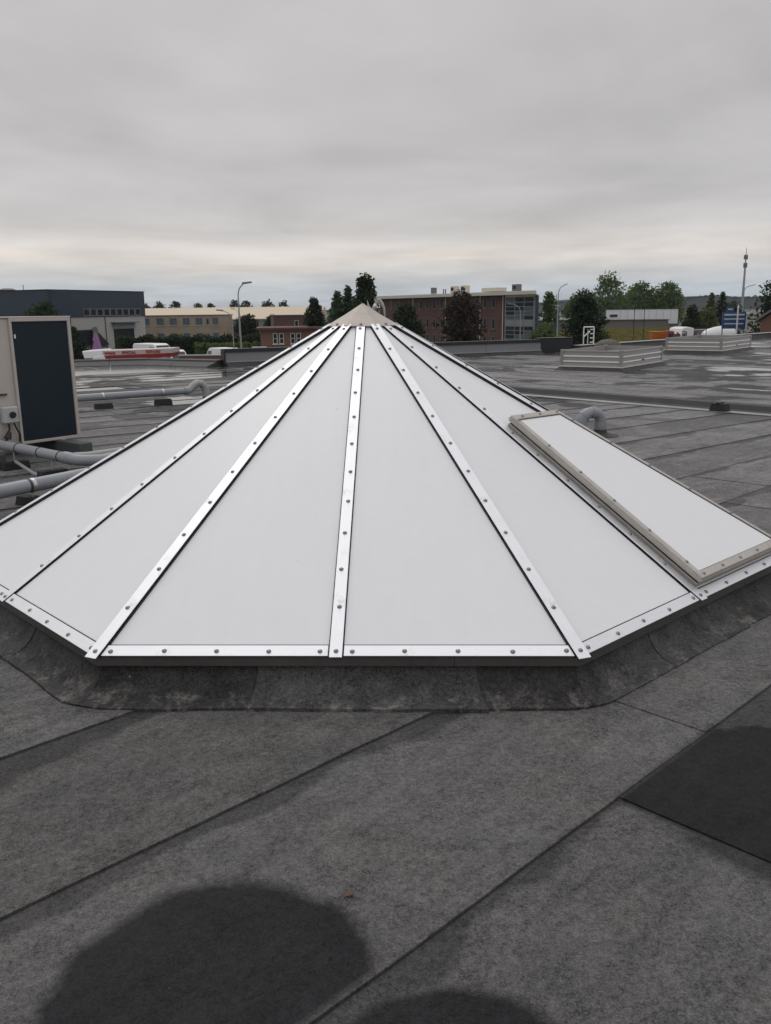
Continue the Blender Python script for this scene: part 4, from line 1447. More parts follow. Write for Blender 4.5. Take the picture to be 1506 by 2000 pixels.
# --- long shed with sand coloured roof
sh, W = bld('industrial_shed', (-95, 300), (-22, 300), 'long low shed with sand coloured sheet roof behind the beige office')
MB().box((W / 2, 22, 1.9), (W, 44, 3.8)).build('wall', M['glass_teal'], sh)
MB().hexa([(-.5, -.6, 3.85), (W + .5, -.6, 3.85), (W + .5, 44, 3.85), (-.5, 44, 3.85)], [(-.5, -.6, 4.1), (W + .5, -.6, 4.1), (W + .5, 26, 8.1), (-.5, 26, 8.1)]).build('roof', M['shedroof'], sh)
for i in range(15):
    MB().box((i * 5.1 + 1, -.05, 2.6), (.22, .1, 2.3)).build('mullion', M['frame_grey'], sh)
# --- brick houses
bh, W = bld('brick_house', (-15.4, 110), (-3.0, 111.5), 'orange brick flat-roofed house with white windows left of the skylight top')
MB().box((W / 2, 5, 2.1), (W, 10, 4.2)).build('wall', M['brick_brown'], bh)
MB().box((W / 2, 5, 4.33), (W + 1.0, 11, .26)).build('roof', M['brick_red'], bh)
for x in (1.55, 2.35, 3.75, 4.5, 6.4, 7.2):
    window(bh, x, x + .55, 2.45, 3.75, 0, M['frame_white'], M['glass'], .07, 0, 1, sill=M['cream'])
MB().box((-.2, -.6, 1.95), (1.8, .25, .5)).build('white_box', M['frame_white'], bh)
b2, W = bld('brick_house', (-22.3, 180), (-12, 182), 'dark red brick block with low flat roof behind the orange brick house')
MB().box((W / 2, 5, 2.8), (W, 10, 5.6)).build('wall', M['brick_red'], b2)
MB().box((W / 2, 5, 5.66), (W + .3, 10.3, .12)).build('roof_edge', M['grey_lead'], b2)
window(b2, 4.2, 5.0, 3.2, 4.6, 0, M['frame_white'], M['glass'], .07)
MB().box((6.0, -.4, 2.9), (5.5, .9, .25)).build('canopy', M['cream'], b2)

# --- three-storey brick offices with glazed stair
bo, W = bld('brick_office', (-0.6, 173), (23.7, 135), 'dark red brick three-storey office with white flat roof and glazed corner')
DV = Vector((0.10, 0.995, 0)) * 14            # the end wall runs straight back
ua = Vector((24.3, -38, 0)).normalized()
DX, DY = DV.dot(ua), DV.dot(Vector((-ua.y, ua.x, 0)))
MB().hexa([(0, 0, 0), (W, 0, 0), (W + DX, DY, 0), (DX, DY, 0)], [(0, 0, 8.5), (W, 0, 8.5), (W + DX, DY, 8.5), (DX, DY, 8.5)]).build('wall', M['brick_red'], bo)
MB().hexa([(-1.6, -1.3, 8.52), (W + .9, -1.3, 8.52), (W + 1 + DX, DY, 8.52), (DX - 1, DY, 8.52)], [(-1.6, -1.3, 9.05), (W + .9, -1.3, 9.05), (W + 1 + DX, DY, 9.05), (DX - 1, DY, 9.05)]).build('roof', M['cream'], bo)
GX = W - 7.6
wx = [3.6, 6.3, 9.3, 13.6, 15.7, 17.8, 20.0, 23.2, 25.4, 27.6, 29.8, 32.0, 34.2]
for i, x in enumerate(wx):
    for z0 in (6.55, 3.2, .4):
        window(bo, x, x + .82, z0, z0 + 1.65, 0, M['frame_grey'], M['glass'], .06, sill=M['grey_lead'])
for x in (11.6, 21.6, 31.2, GX - .5):
    MB().tube([(x, -.12, 0), (x, -.12, 8.5)], .08, 8).build('downpipe', M['frame_white'], bo)
# glazed corner: mullions, transoms and panes of their own
gl = MB().box((GX + 3.7, -.10, 4.2), (7.2, .16, 8.2)).build('glazed_corner', M['frame_grey'], bo)
rows = [0.2, 1.1, 1.75, 2.4, 3.05, 3.7, 4.7, 5.4, 6.05, 6.7, 7.4, 8.15]
for c_ in range(3):
    for i in range(len(rows) - 1):
        solid = i in (0, 5)
        x0 = GX + .35 + c_ * 2.2
        MB().box((x0 + 1.0, -.20, (rows[i] + rows[i + 1]) / 2), (1.98, .05, rows[i + 1] - rows[i] - .12)).build('pane', M['frame_grey'] if solid else (M['glass_blue'] if (i * 7 + c_ * 3) % 5 in (0, 2) else M['glass']), gl)
MB().box((W + .06, -.3, 4.2), (.35, .4, 8.3)).build('corner_post', M['slate'], bo)
MB().box((W - 3.6, -.25, 8.35), (7.4, .25, .3)).build('head_panel', M['cream'], bo)


def roofbox(name, px, py, w, d, h, label, mt, z=GZ + 9.05, fan=True):
    r = empty(name, (px, py, z), math.atan2(-38, 24.3), label, 'roof unit')
    MB().box((0, 0, h / 2 + .1), (w, d, h - .1)).build('casing', mt, r, bevel=.04)
    MB().box((0, 0, .05), (w * .9, d * .9, .1)).build('plinth', M['grey_lead'], r)
    if fan:
        MB().box((-.05, -d / 2 - .02, h * .62), (w * .6, .05, h * .42)).build('grille', M['block'], r)
    return r


roofbox('roof_unit', 9.2, 160, .8, .8, 1.15, 'small grey roof unit farthest left on the brick office roof', M['grey_lead'], fan=False)
roofbox('roof_unit', 12.6, 155, 1.2, 1.1, 1.25, 'cream roof unit with dark grille, left of two alike on the brick office', M['cream'])
roofbox('roof_unit', 14.2, 153.0, 1.3, 1.1, 1.3, 'cream roof unit with dark grille, right of two alike on the brick office', M['cream'])
roofbox('roof_unit', 18.6, 148.5, 4.2, 2.0, .75, 'long low cream box on the brick office roof', M['cream'], fan=False)
roofbox('roof_unit', 21.7, 143.8, 1.3, 1.0, 1.15, 'grey louvred roof unit nearest the right end of the brick office', M['grey_lead'])
fl = empty('flue_pipes', (10.9, 156.6, GZ + 9.05), 0, 'pair of thin black flues between the brick office roof units', 'flue')
for x in (-.18, .18):
    MB().tube([(x, 0, 0), (x, 0, .85)], .09, 8).build('flue', M['block'], fl)

# --- white hall, low white roof, far houses on the right
wh, W = bld('white_hall', (58.6, 232), (76.6, 229), 'long white clad hall below the round trees on the right')
npn = 10
for i in range(npn):
    x0, x1 = W * i / npn, W * (i + 1) / npn
    MB().box(((x0 + x1) / 2, 0, 3.9), (x1 - x0 - .06, .2, 3.6)).build('cladding_panel', M['white_clad'], wh)
MB().box((W / 2, 5.2, 2.8), (W - .2, 10, 5.5)).build('wall', M['grey_lead'], wh)
MB().box((W / 2, -.02, 5.74), (W, .3, .08)).build('roof_edge', M['frame_white'], wh)
window(wh, 1.0, 3.0, 3.9, 4.6, -.12, M['frame_grey'], M['glass'], .08)
lw, W = bld('low_annex', (55, 226), (75.5, 224), 'grey brown low annex in front of the white hall')
MB().box((W / 2 - 1.5, 1, 1.6), (W - 3, 3.6, 3.2)).build('wall', mat('annex_wall', (.16, .145, .14), .8), lw)
MB().box((W / 2 - 1.5, .9, 3.27), (W - 2.6, 4, .14)).build('roof_edge', M['grey_lead'], lw)
lr, W = bld('low_white_roof', (27, 180), (38, 179), 'thin white roof line left of the dark tree on the right')
MB().box((W / 2, 3, 2.0), (W, 6, 4.0)).build('wall', M['grey_lead'], lr)
MB().box((W / 2, 2.9, 4.2), (W + .5, 6.6, .4)).build('roof', M['frame_white'], lr)
for x in (5.5, 7.3):
    MB().box((x, 2, 4.65), (.5, .5, .5)).build('vent', M['frame_white'], lr)
for i, (x, y, w, h, lab, mt) in enumerate(((74, 190, 6, 4.6, 'small pale house with flat white roof left of the blue sign', 'render'), (88, 205, 9, 4.9, 'pale low house behind the mast on the right', 'cream'))):
    r, W = bld('far_house', (x, y), (x + w, y - .5), lab, 'house')
    MB().box((W / 2, 3, h / 2), (W, 6, h)).build('wall', M[mt], r)
    MB().box((W / 2, 3, h + .15), (W + .6, 6.6, .3)).build('roof', M['frame_white'], r)
    window(r, 1.0, 2.6, h - 2.4, h - 1.2, 0, M['frame_grey'], M['glass'], .08)
gb, W = bld('brick_gable_house', (25.75, 60), (31, 57), 'brick gabled house cut off by the right picture edge', 'house')
MB().hexa([(0, 0, 0), (W, 0, 0), (W, 0, 5.5), (W / 2, 0, 7.6), (0, 0, 5.45)], [(0, 7, 0), (W, 7, 0), (W, 7, 5.5), (W / 2, 7, 7.6), (0, 7, 5.45)]).build('wall', M['brick_brown'], gb)
for sgn in (0, 1):
    xa, xb = (-.3, W / 2) if sgn == 0 else (W + .3, W / 2)
    MB().hexa([(xa, -.3, 5.38), (xb, -.3, 7.68), (xb, 7.3, 7.68), (xa, 7.3, 5.38)], [(xa, -.3, 5.55), (xb, -.3, 7.85), (xb, 7.3, 7.85), (xa, 7.3, 5.55)]).build('roof', M['grey_lead'], gb)

# ------------------------------------------------------------------ hedge, field, hills
r = random.Random(5)
hd = empty('hedge', (-26, 121, GZ), R_(-1), 'long clipped dark green hedge in front of the beige office', 'hedge')
mb = MB()
for i in range(2600):
    x = r.uniform(-10.5, 10.5)
    z = 3.2 * r.random() ** .6 * (1 + .06 * math.sin(x * 1.7))
    leaves(mb, r, (x, r.uniform(-.8, .8), z), (.3, .3, .3), 2, .42)
mb.build('foliage', M['leaf_dark'], hd)
MB().box((0, .2, 1.4), (20.5, 1.0, 2.8)).build('branch_core', M['leaf_dark'], hd)
h2 = empty('bank_shrubs', (-21, 112, GZ), R_(0), 'green grassy shrub bank beneath the street lamps', 'shrub')
mb = MB()
for i in range(1500):
    x = r.uniform(-3, 7)
    leaves(mb, r, (x, r.uniform(-1, 1), 2.5 * r.random() ** .5), (.3, .3, .3), 2, .40)
mb.build('foliage', M['leaf_green'], h2)
MB().hexa([(-3, -.8, 0), (7, -.8, 0), (7, .9, 0), (-3, .9, 0)], [(-3, -.3, 2.1), (7, -.3, 2.1), (7, .5, 2.1), (-3, .5, 2.1)]).build('branch_core', M['leaf_green'], h2)
mb = MB()
gf = MB()
for i in range(9000):
    x, y = r.uniform(34, 60), r.uniform(140, 182)
    zb = GZ + (y - 140) * .045
    h = r.uniform(.25, .7)
    an = r.uniform(0, 3.14)
    dx, dy = math.cos(an) * .22, math.sin(an) * .22
    o = len(gf.v)
    gf.v += [(x - dx, y - dy, zb), (x + dx, y + dy, zb), (x + r.uniform(-.2, .2), y, zb + h)]
    gf.f.append((o, o + 1, o + 2))
gf.build('grass', M['grass'], label='dry yellow grass growing on the bank right of the dark tree', cat='grass', kind='stuff')
MB().hexa([(33, 139, GZ - .1), (61, 139, GZ - .1), (61, 184, GZ - .1), (33, 184, GZ - .1)], [(33, 139, GZ + .01), (61, 139, GZ + .01), (61, 184, GZ + 2.0), (33, 184, GZ + 2.0)]).build('terrain_bank', M['grass'], kind='structure')
hm = MB()
n = 90
for i in range(n + 1):
    x = -900 + 3000 * i / n
    a_ = (x - 560) / 330
    h = 14 * math.exp(-a_ * a_) + 5.5 * math.exp(-((x - 420) / 90) ** 2) + 4 * mnoise.noise(Vector((x * .02, 0, 0))) + 2.2 * mnoise.noise(Vector((x * .09, 3, 0)))
    h = max(-1.0, h * 1.12 + .6)
    hm.v += [(x, 1500, GZ - 2), (x, 1540, GZ + 6 + h), (x, 1900, GZ + 5 + h)]
for i in range(n):
    for q in range(2):
        hm.f.append((i * 3 + q, (i + 1) * 3 + q, (i + 1) * 3 + q + 1, i * 3 + q + 1))
hm.build('hills', M['hill'], kind='structure', smooth=True)
mb = MB()
for i in range(5200):
    x = r.uniform(-600, 1100)
    a_ = (x - 560) / 330
    h = 14 * math.exp(-a_ * a_) + 5.5 * math.exp(-((x - 420) / 90) ** 2) + 4 * mnoise.noise(Vector((x * .02, 0, 0)))
    h = max(-1.0, h * 1.12 + .6)
    leaves(mb, r, (x, 1536, GZ + 5.4 + h), (3, 2, 1.1), 1, 3.0)
mb.build('distant_wood', M['hill'], label='dark wooded skyline of the distant hills', cat='woods', kind='stuff')

# ------------------------------------------------------------------ trees, one by one
T = tree
T('conifer', -6.15, 120, 4.0, 6.2, 'mid green conifer, left of the pair rising behind the skylight cap', M['leaf_conifer'], 11, 'cone', clumps=60, per=46, leaf=.42, crown0=.12)
T('conifer', -4.75, 121, 4.75, 5.6, 'mid green conifer, taller and right of the pair behind the skylight cap', M['leaf_conifer'], 12, 'cone', clumps=60, per=46, leaf=.42, crown0=.12)
T('conifer', -2.3, 118, 5.75, 4.8, 'tallest dark green conifer directly behind the skylight cap', M['leaf_dark'], 13, 'column', clumps=50, per=52, leaf=.42, crown0=.15)
T('small_tree', -9.0, 116, 2.9, 3.4, 'dark rounded tree beside the orange brick house', M['leaf_dark'], 14, 'round', clumps=26, per=60, leaf=.36, crown0=.2)
T('plum_tree', 9.3, 105, 3.1, 6.2, 'dark plum-leaved tree in front of the brick office', M['leaf_plum'], 15, 'round', clumps=34, per=70, leaf=.40, crown0=.12)
T('small_tree', 3.0, 116, 1.9, 5.6, 'dull green tree in front of the left brick office wall', M['leaf_dark'], 16, 'round', clumps=34, per=60, leaf=.40, crown0=.1)
T('poplar', 28.2, 150, 3.9, 4.0, 'slim light green poplar right of the glazed corner', M['leaf_green'], 17, 'column', clumps=34, per=46, leaf=.42, crown0=.1, gaps=.2)
T('yew_tree', 20.6, 90, 2.75, 5.2, 'nearly black dense tree behind the black wall end', M['leaf_dark'], 18, 'round', clumps=44, per=90, leaf=.30, crown0=.06)
T('tall_tree', 60.5, 238, 9.3, 12.5, 'tallest open-crowned tree in the right background', M['leaf_green'], 19, 'round', clumps=36, per=52, leaf=.62, crown0=.28, gaps=.3)
T('small_tree', 51.5, 236, 4.2, 9.0, 'green tree left below the tallest open-crowned tree', M['leaf_green'], 20, 'round', clumps=26, per=50, leaf=.6, crown0=.1)
T('round_tree', 73.0, 252, 7.4, 13.0, 'broad green tree, left of the two merged behind the white hall', M['leaf_green'], 21, 'round', clumps=38, per=60, leaf=.68, crown0=.12)
T('round_tree', 80.6, 250, 7.4, 12.5, 'broad green tree, right of the two merged behind the white hall', M['leaf_green'], 22, 'round', clumps=38, per=60, leaf=.68, crown0=.12)
T('small_tree', 66.5, 246, 4.4, 6.5, 'slight green tree between the tallest tree and the round trees', M['leaf_green'], 23, 'round', clumps=18, per=44, leaf=.55, crown0=.2, gaps=.2)
T('edge_tree', 40.6, 90, 3.9, 7.5, 'dark tree cut by the right picture edge behind the gabled house', M['leaf_dark'], 24, 'round', clumps=40, per=70, leaf=.36, crown0=.08)
T('small_tree', 66.8, 180, 4.1, 5.0, 'narrow dull green tree, left of two left of the mast', M['leaf_olive'], 25, 'cone', clumps=30, per=44, leaf=.46, crown0=.08)
T('small_tree', 69.5, 181, 4.3, 5.2, 'narrow dull green tree, right of two left of the mast', M['leaf_dark'], 26, 'cone', clumps=30, per=44, leaf=.46, crown0=.08)
T('bush', 56.0, 160, 1.35, 4.6, 'round dark bush right of the white hall', M['leaf_dark'], 27, 'round', clumps=22, per=60, leaf=.45, crown0=.04)
T('bush', 45.8, 140, -2.2, 2.2, 'small olive bush on the yellow grass bank', M['leaf_olive'], 28, 'round', clumps=12, per=40, leaf=.3, crown0=.05)
T('bush', 24.5, 100, -1.4, 4.6, 'olive bush between the glazed corner and the black tree', M['leaf_olive'], 29, 'round', clumps=20, per=60, leaf=.36, crown0=.03)
T('bush', 22.0, 120, -.9, 5.5, 'green bush at the foot of the lamp with the blue sign', M['leaf_green'], 30, 'round', clumps=20, per=60, leaf=.40, crown0=.03)
T('conifer', -42.9, 122, -.3, 4.6, 'dark conifer right beside the heat pump casing', M['leaf_dark'], 31, 'cone', clumps=44, per=44, leaf=.36, crown0=.03)
T('small_tree', -48.3, 126, 2.7, 7.0, 'dim dark tree above the heat pump against the slate wall', M['leaf_dark'], 32, 'round', clumps=30, per=60, leaf=.46, crown0=.2)
T('small_tree', -51.0, 178, -.4, 3.4, 'dark tree at the left corner of the beige office', M['leaf_dark'], 33, 'round', clumps=20, per=60, leaf=.42, crown0=.03)
T('bush', -31.0, 200, .2, 7.5, 'left dark round bush between the beige office and the tall lamp', M['leaf_dark'], 34, 'round', clumps=24, per=70, leaf=.55, crown0=.02)
T('bush', -25.2, 201, .35, 5.0, 'right dark round bush behind the tall lamp post', M['leaf_dark'], 35, 'round', clumps=24, per=70, leaf=.5, crown0=.02)
for i, (x, z, w) in enumerate(((-121, 5.6, 9), (-113.5, 6.4, 8), (-105.5, 6.6, 9), (-94, 5.7, 7), (-87.5, 5.5, 6), (-75.5, 6.7, 8), (-69.5, 6.6, 9), (-58.5, 6.5, 9), (-50.5, 6.0, 7))):
    nth = ['first', 'second', 'third', 'fourth', 'fifth', 'sixth', 'seventh', 'eighth', 'ninth'][i]
    T('far_tree', x, 450, z, w, nth + ' from left of the far trees showing above the sand roof', M['leaf_far'], 60 + i, 'round', clumps=14, per=26, leaf=1.1, crown0=.3, group='far trees above the shed roof')
for i, (x, y, z, w) in enumerate(((83, 210, 1.8, 9), (92, 200, 1.2, 8), (80, 160, .2, 7), (62, 170, .4, 6), (99, 220, 2.0, 9))):
    lab = ['dark tree mass right behind the blue sign', 'dark tree clump right of the mast foot', 'low dark shrub tree behind the lamp at far right', 'low green shrub tree above the truck trailer', 'dull tree clump behind the far right lamp arm'][i]
    T('shrub_tree', x, y, z, w, lab, M['leaf_dark'] if i % 2 == 0 else M['leaf_olive'], 80 + i, 'round', clumps=22, per=46, leaf=.6, crown0=.03)


# ------------------------------------------------------------------ street lamps, mast, poles
def lamp(x, y, ztop, arm, rise, label, r0=.10, head=True, curve=0.6):
    o = empty('street_lamp', (x, y, GZ), 0, label, 'street lamp', 'street lamps around the site')
    H = ztop - GZ
    s = 1 if arm > 0 else -1
    r0 *= .72
    MB().tube([(0, 0, 0), (0, 0, H - rise - curve)], [r0, r0 * .6], 10).build('post', M['galv'], o, smooth=True)
    pts = []
    q0, q1 = Vector((0, 0, H - rise - curve)), Vector((0, 0, H - rise))
    q2 = Vector((s * min(curve, abs(arm) * .6), 0, H - rise + rise * min(curve, abs(arm) * .6) / abs(arm)))
    for i in range(7):
        t = i / 6
        pts.append(q0 * (1 - t) ** 2 + q1 * (2 * t * (1 - t)) + q2 * t * t)
    pts.append((arm, 0, H))
    MB().tube(pts, r0 * .52, 8).build('arm', M['galv'], o, smooth=True)
    if head:
        MB().hexa([(arm - s * .10, -.14, H - .07), (arm + s * .62, -.10, H + .02), (arm + s * .62, .10, H + .02), (arm - s * .10, .14, H - .07)],
                  [(arm - s * .10, -.12, H + .08), (arm + s * .58, -.07, H + .13), (arm + s * .58, .07, H + .13), (arm - s * .10, .12, H + .08)]).build('lamp_head', M['grey_lead'], o)
    return o


l1 = lamp(-10.50, 65, 3.45, .46, .42, 'tall grey street lamp rising well above the sand roof', .12)
l1.rotation_euler = (0, R_(-.8), 0)
lamp(-15.38, 90, 1.58, -1.0, .35, 'shorter street lamp with curved arm pointing left', .10, curve=.8)
lamp(-26.2, 160, 1.95, -.75, .3, 'faint thin lamp between the two left street lamps', .07, curve=.7)
lamp(14.03, 90, 1.86, -.75, .35, 'lamp with left pointing arm in front of the glazed corner', .10)
lamp(14.85, 75, 3.42, .75, .30, 'tall lamp with right pointing arm left of the black tree', .10, head=False)
lamp(48.9, 120, 4.2, 1.45, .35, 'grey lamp with right pointing arm beside the mast', .14, head=False)

ms = empty('radio_mast', (101.6, 250, GZ), 0, 'tall grey radio mast with antennas at the right', 'mast')
MB().tube([(0, 0, 0), (0, 0, 18.2)], [.46, .24], 10).build('mast_pole', M['galv'], ms, smooth=True)
MB().tube([(0, 0, 18.2), (0, 0, 22.3)], [.2, .05], 6).build('top_spike', M['galv'], ms, smooth=True)
for z in (17.4, 19.6):
    for q in range(5):
        an = q * 1.2566
        MB().box((math.cos(an) * .42, math.sin(an) * .42, z), (.2, .2, 1.25)).build('antenna_panel', M['grey_lead'], ms)
    MB().lathe([(.5, 0), (.5, .08)], 12, (0, 0, z - .4)).build('antenna_ring', M['galv'], ms)
for i, (x, z) in enumerate(((19.95, 1.15), (20.75, 1.15), (25.75, 1.75))):
    o = empty('thin_pole', (x, 70, GZ), 0, ['thin black pole, left of the pair in front of the white hall', 'thin black pole, right of the pair in front of the white hall', 'thin dark pole beside the mixer drum'][i], 'pole', 'thin dark poles')
    MB().tube([(0, 0, 0), (0, 0, z - GZ)], [.035, .025], 6).build('pole_shaft', M['block'], o)
    MB().lathe([(.045, 0), (.045, .06), (.0, .09)], 8, (0, 0, z - GZ)).build('pole_cap', M['block'], o)

# blue pylon sign with pale lines of lettering, and its flag pole
bs = empty('blue_sign', (36.6, 95, GZ), R_(-6), 'blue sign board with pale lettering lines at the right', 'sign')
MB().box((1.2, 0, 4.9), (2.45, .18, 1.75)).build('board', M['blue_paint'], bs, bevel=.02)
MB().box((.75, .02, 6.05), (.75, .16, .55)).build('top_board', M['blue_paint'], bs, bevel=.02)
for z, w in ((5.50, 2.1), (5.05, 2.1), (4.55, 2.0)):
    MB().box((1.2, -.105, z), (w, .02, .17 if z > 5.4 else .13)).build('pale_band', M['sign_pale'], bs)
MB().box((.75, -.075, 6.08), (.5, .02, .12)).build('pale_band', M['sign_pale'], bs)
for x in (.1, 2.3):
    MB().tube([(x, .15, 0), (x, .15, 5.6)], .07, 8).build('leg', M['galv'], bs)
fp = empty('white_pole', (37.62, 93.5, GZ), 0, 'short white pole with pointed top in front of the blue sign', 'pole')
MB().tube([(0, 0, 0), (0, 0, 6.2)], [.10, .08], 10).build('pole_shaft', M['white_paint'], fp, smooth=True)
MB().lathe([(.11, 0), (.10, .12), (0, .35)], 10, (0, 0, 6.2)).build('pole_tip', M['white_paint'], fp)
py_ = empty('sign_tower', (33.3, 170, GZ), 0, 'distant slim blue and white sign tower beside the lamp with right arm', 'sign')
MB().box((0, 0, 3.6), (1.0, .6, 7.2)).build('tower_shaft', M['blue_paint'], py_)
for z in (6.9, 6.3):
    MB().box((0, -.02, z), (1.04, .66, .28)).build('white_band', M['frame_white'], py_)
MB().tube([(0, 0, 7.2), (0, 0, 9.0)], .06, 6).build('aerial', M['galv'], py_)


# ------------------------------------------------------------------ vehicles
def wheel(root, x, y, r, w):
    wq = MB().lathe([(r * .55, -w / 2), (r * .95, -w / 2), (r, -w * .3), (r, w * .3), (r * .95, w / 2), (r * .55, w / 2)], 18, M=Matrix.Translation((x, y, r)) @ Matrix.Rotation(R_(90), 4, 'X')).build('wheel', M['tyre'], root, smooth=True)
    MB().lathe([(r * .54, -w * .46), (r * .54, w * .46)], 14, M=Matrix.Translation((x, y, r)) @ Matrix.Rotation(R_(90), 4, 'X')).build('rim', M['galv'], wq)


def extrude_profile(prof, y0, y1, tumble=0.0, zt=1.0):
    """side profile (x, z) swept across y, narrowing towards the top"""
    lo = [(x, y0 + tumble * max(0, z - zt), z) for x, z in prof]
    hi = [(x, y1 - tumble * max(0, z - zt), z) for x, z in prof]
    return MB().hexa(lo, hi)


def van(x, y, rz, label, s=1.0):
    o = empty('parked_van', (x, y, GZ + .012), rz, label, 'van', 'white vans beyond the roof edge')
    prof = [(0, .35), (4.9, .35), (5.0, .9), (4.85, 1.15), (4.05, 1.35), (3.35, 2.25), (3.0, 2.36), (.15, 2.36), (0, 2.2)]
    prof = [(a_ * s, b_ * s) for a_, b_ in prof]
    extrude_profile(prof, -.95 * s, .95 * s, .10, 1.1 * s).build('body', M['white_paint'], o, bevel=.06 * s)
    MB().hexa([(3.98 * s, -.75 * s, 1.40 * s), (3.40 * s, -.70 * s, 2.18 * s), (3.40 * s, .70 * s, 2.18 * s), (3.98 * s, .75 * s, 1.40 * s)],
              [(4.02 * s, -.75 * s, 1.42 * s), (3.44 * s, -.70 * s, 2.20 * s), (3.44 * s, .70 * s, 2.20 * s), (4.02 * s, .75 * s, 1.42 * s)]).build('windscreen', M['glass'], o)
    for sy in (-1, 1):
        MB().hexa([(2.6 * s, sy * .90 * s, 1.40 * s), (3.75 * s, sy * .90 * s, 1.40 * s), (3.28 * s, sy * .84 * s, 2.05 * s), (2.6 * s, sy * .84 * s, 2.05 * s)],
                  [(2.6 * s, sy * .955 * s, 1.40 * s), (3.75 * s, sy * .955 * s, 1.40 * s), (3.28 * s, sy * .88 * s, 2.05 * s), (2.6 * s, sy * .88 * s, 2.05 * s)]).build('side_window', M['glass'], o)
        MB().box((4.93 * s, sy * .70 * s, .95 * s), (.1 * s, .3 * s, .16 * s)).build('headlight', M['sign_pale'], o, bevel=.02)
        for wx_ in (.95, 4.0):
            wheel(o, wx_ * s, sy * .82 * s, .34 * s, .22 * s)
    return o


van(-29.2, 105, R_(-38), 'white van roof showing just above the lettered trailer', 1.24)
van(-24.2, 97, R_(-55), 'white van right of the lettered trailer, windscreen to the right', 1.06)
van(-16.5, 95, R_(128), 'small white van below the curved arm lamp', 1.1)
bw = empty('brown_wall', (-9.5, 42, GZ), R_(-4), 'brown brick wall with pale coping beyond the left roof edge', 'wall')
MB().box((2.1, 0, 2.2), (4.8, .25, 4.4)).build('wall_body', M['brick_brown'], bw)
MB().box((2.1, 0, 4.43), (4.9, .34, .06)).build('coping', M['trim'], bw)
bpy.context.view_layer.update()


def text_mesh(body, size, root, mt, x, y, z, name='lettering', sx=1.0):
    cu = bpy.data.curves.new('lettering', 'FONT')
    cu.body = body
    cu.size = size
    cu.extrude = 0.006
    cu.offset = 0.012
    cu.space_character = 1.12
    ob = bpy.data.objects.new('tmp', cu)
    COL.objects.link(ob)
    dg = bpy.context.evaluated_depsgraph_get()
    me = bpy.data.meshes.new_from_object(ob.evaluated_get(dg))
    bpy.data.objects.remove(ob)
    me.materials.append(mt)
    o = bpy.data.objects.new(name, me)
    COL.objects.link(o)
    o.parent = root
    o.location = (x, y, z)
    o.rotation_euler = (R_(90), 0, 0)
    o.scale = (sx, 1, 1)
    return o


# lettered trailer: red skirt, pale name board, white rounded ends
tr = empty('lettered_trailer', (-20.6, 60, GZ + .012), R_(1.0), 'red and white trailer lettered WING SPECIAL REPAIRS beyond the roof edge', 'trailer')
MB().box((3.3, 1.2, 2.4), (5.0, 2.2, 1.8)).build('body', M['frame_white'], tr, bevel=.05)
MB().hexa([(1.55, -.06, 3.22), (6.15, -.06, 3.46), (6.15, 2.3, 3.46), (1.55, 2.3, 3.22)], [(1.45, -.10, 3.60), (6.3, -.10, 3.74), (6.3, 2.3, 3.74), (1.45, 2.3, 3.60)]).build('red_skirt', M['red_paint'], tr)
nb_ = MB().hexa([(1.45, -.11, 3.605), (6.3, -.11, 3.745), (6.3, 2.3, 3.745), (1.45, 2.3, 3.605)], [(1.42, -.11, 3.93), (6.3, -.11, 4.05), (6.3, 2.3, 4.05), (1.42, 2.3, 3.93)]).build('name_board', mat('name_board', (.50, .44, .42), .5), tr)
for w_, x_, z_ in (('WING', 1.52, 3.68), ('SPECIAL', 2.75, 3.72), ('REPAIRS', 4.45, 3.77)):
    t_ = text_mesh(w_, .255, nb_, M['red_paint'], x_, -.13, z_, sx=1.0)
MB().hexa([(0.05, -.05, 3.40), (1.42, -.05, 3.45), (1.42, 2.2, 3.45), (.05, 2.2, 3.40)], [(-.12, .05, 3.93), (1.40, .0, 4.02), (1.40, 2.1, 4.02), (-.12, 2.1, 3.93)]).build('white_end', M['white_paint'], tr, bevel=.06)
MB().hexa([(.45, -.40, 3.20), (1.70, -.40, 3.18), (1.70, -.12, 3.18), (.7, -.12, 3.20)], [(.95, -.36, 3.58), (1.50, -.36, 3.64), (1.50, -.12, 3.64), (1.0, -.12, 3.58)]).build('white_wing', M['white_paint'], tr, bevel=.03)
for x in (1.4, 4.6, 5.6):
    for y in (.2, 2.2):
        wheel(tr, x, y, .45, .3)
tr.scale = (.97, 1, 1)
MB().box((3.2, 1.2, 1.2), (6.2, .9, .5)).build('chassis', M['block'], tr)
bc = empty('white_bike_box', (-13.55, 56, GZ + .012), 0, 'small pale blue white vehicle top at the right end of the trailer', 'vehicle')
extrude_profile([(-.7, .4), (.7, .4), (.75, 2.9), (.5, 3.35), (-.1, 3.5), (-.55, 3.15)], -.6, .6, .12, 2.4).build('body', M['white_paint'], bc, bevel=.08)
MB().box((.18, -.50, 3.05), (.6, .12, .35)).build('window', M['glass_blue'], bc)
for x in (-.4, .4):
    for y in (-.5, .5):
        wheel(bc, x, y, .3, .15)

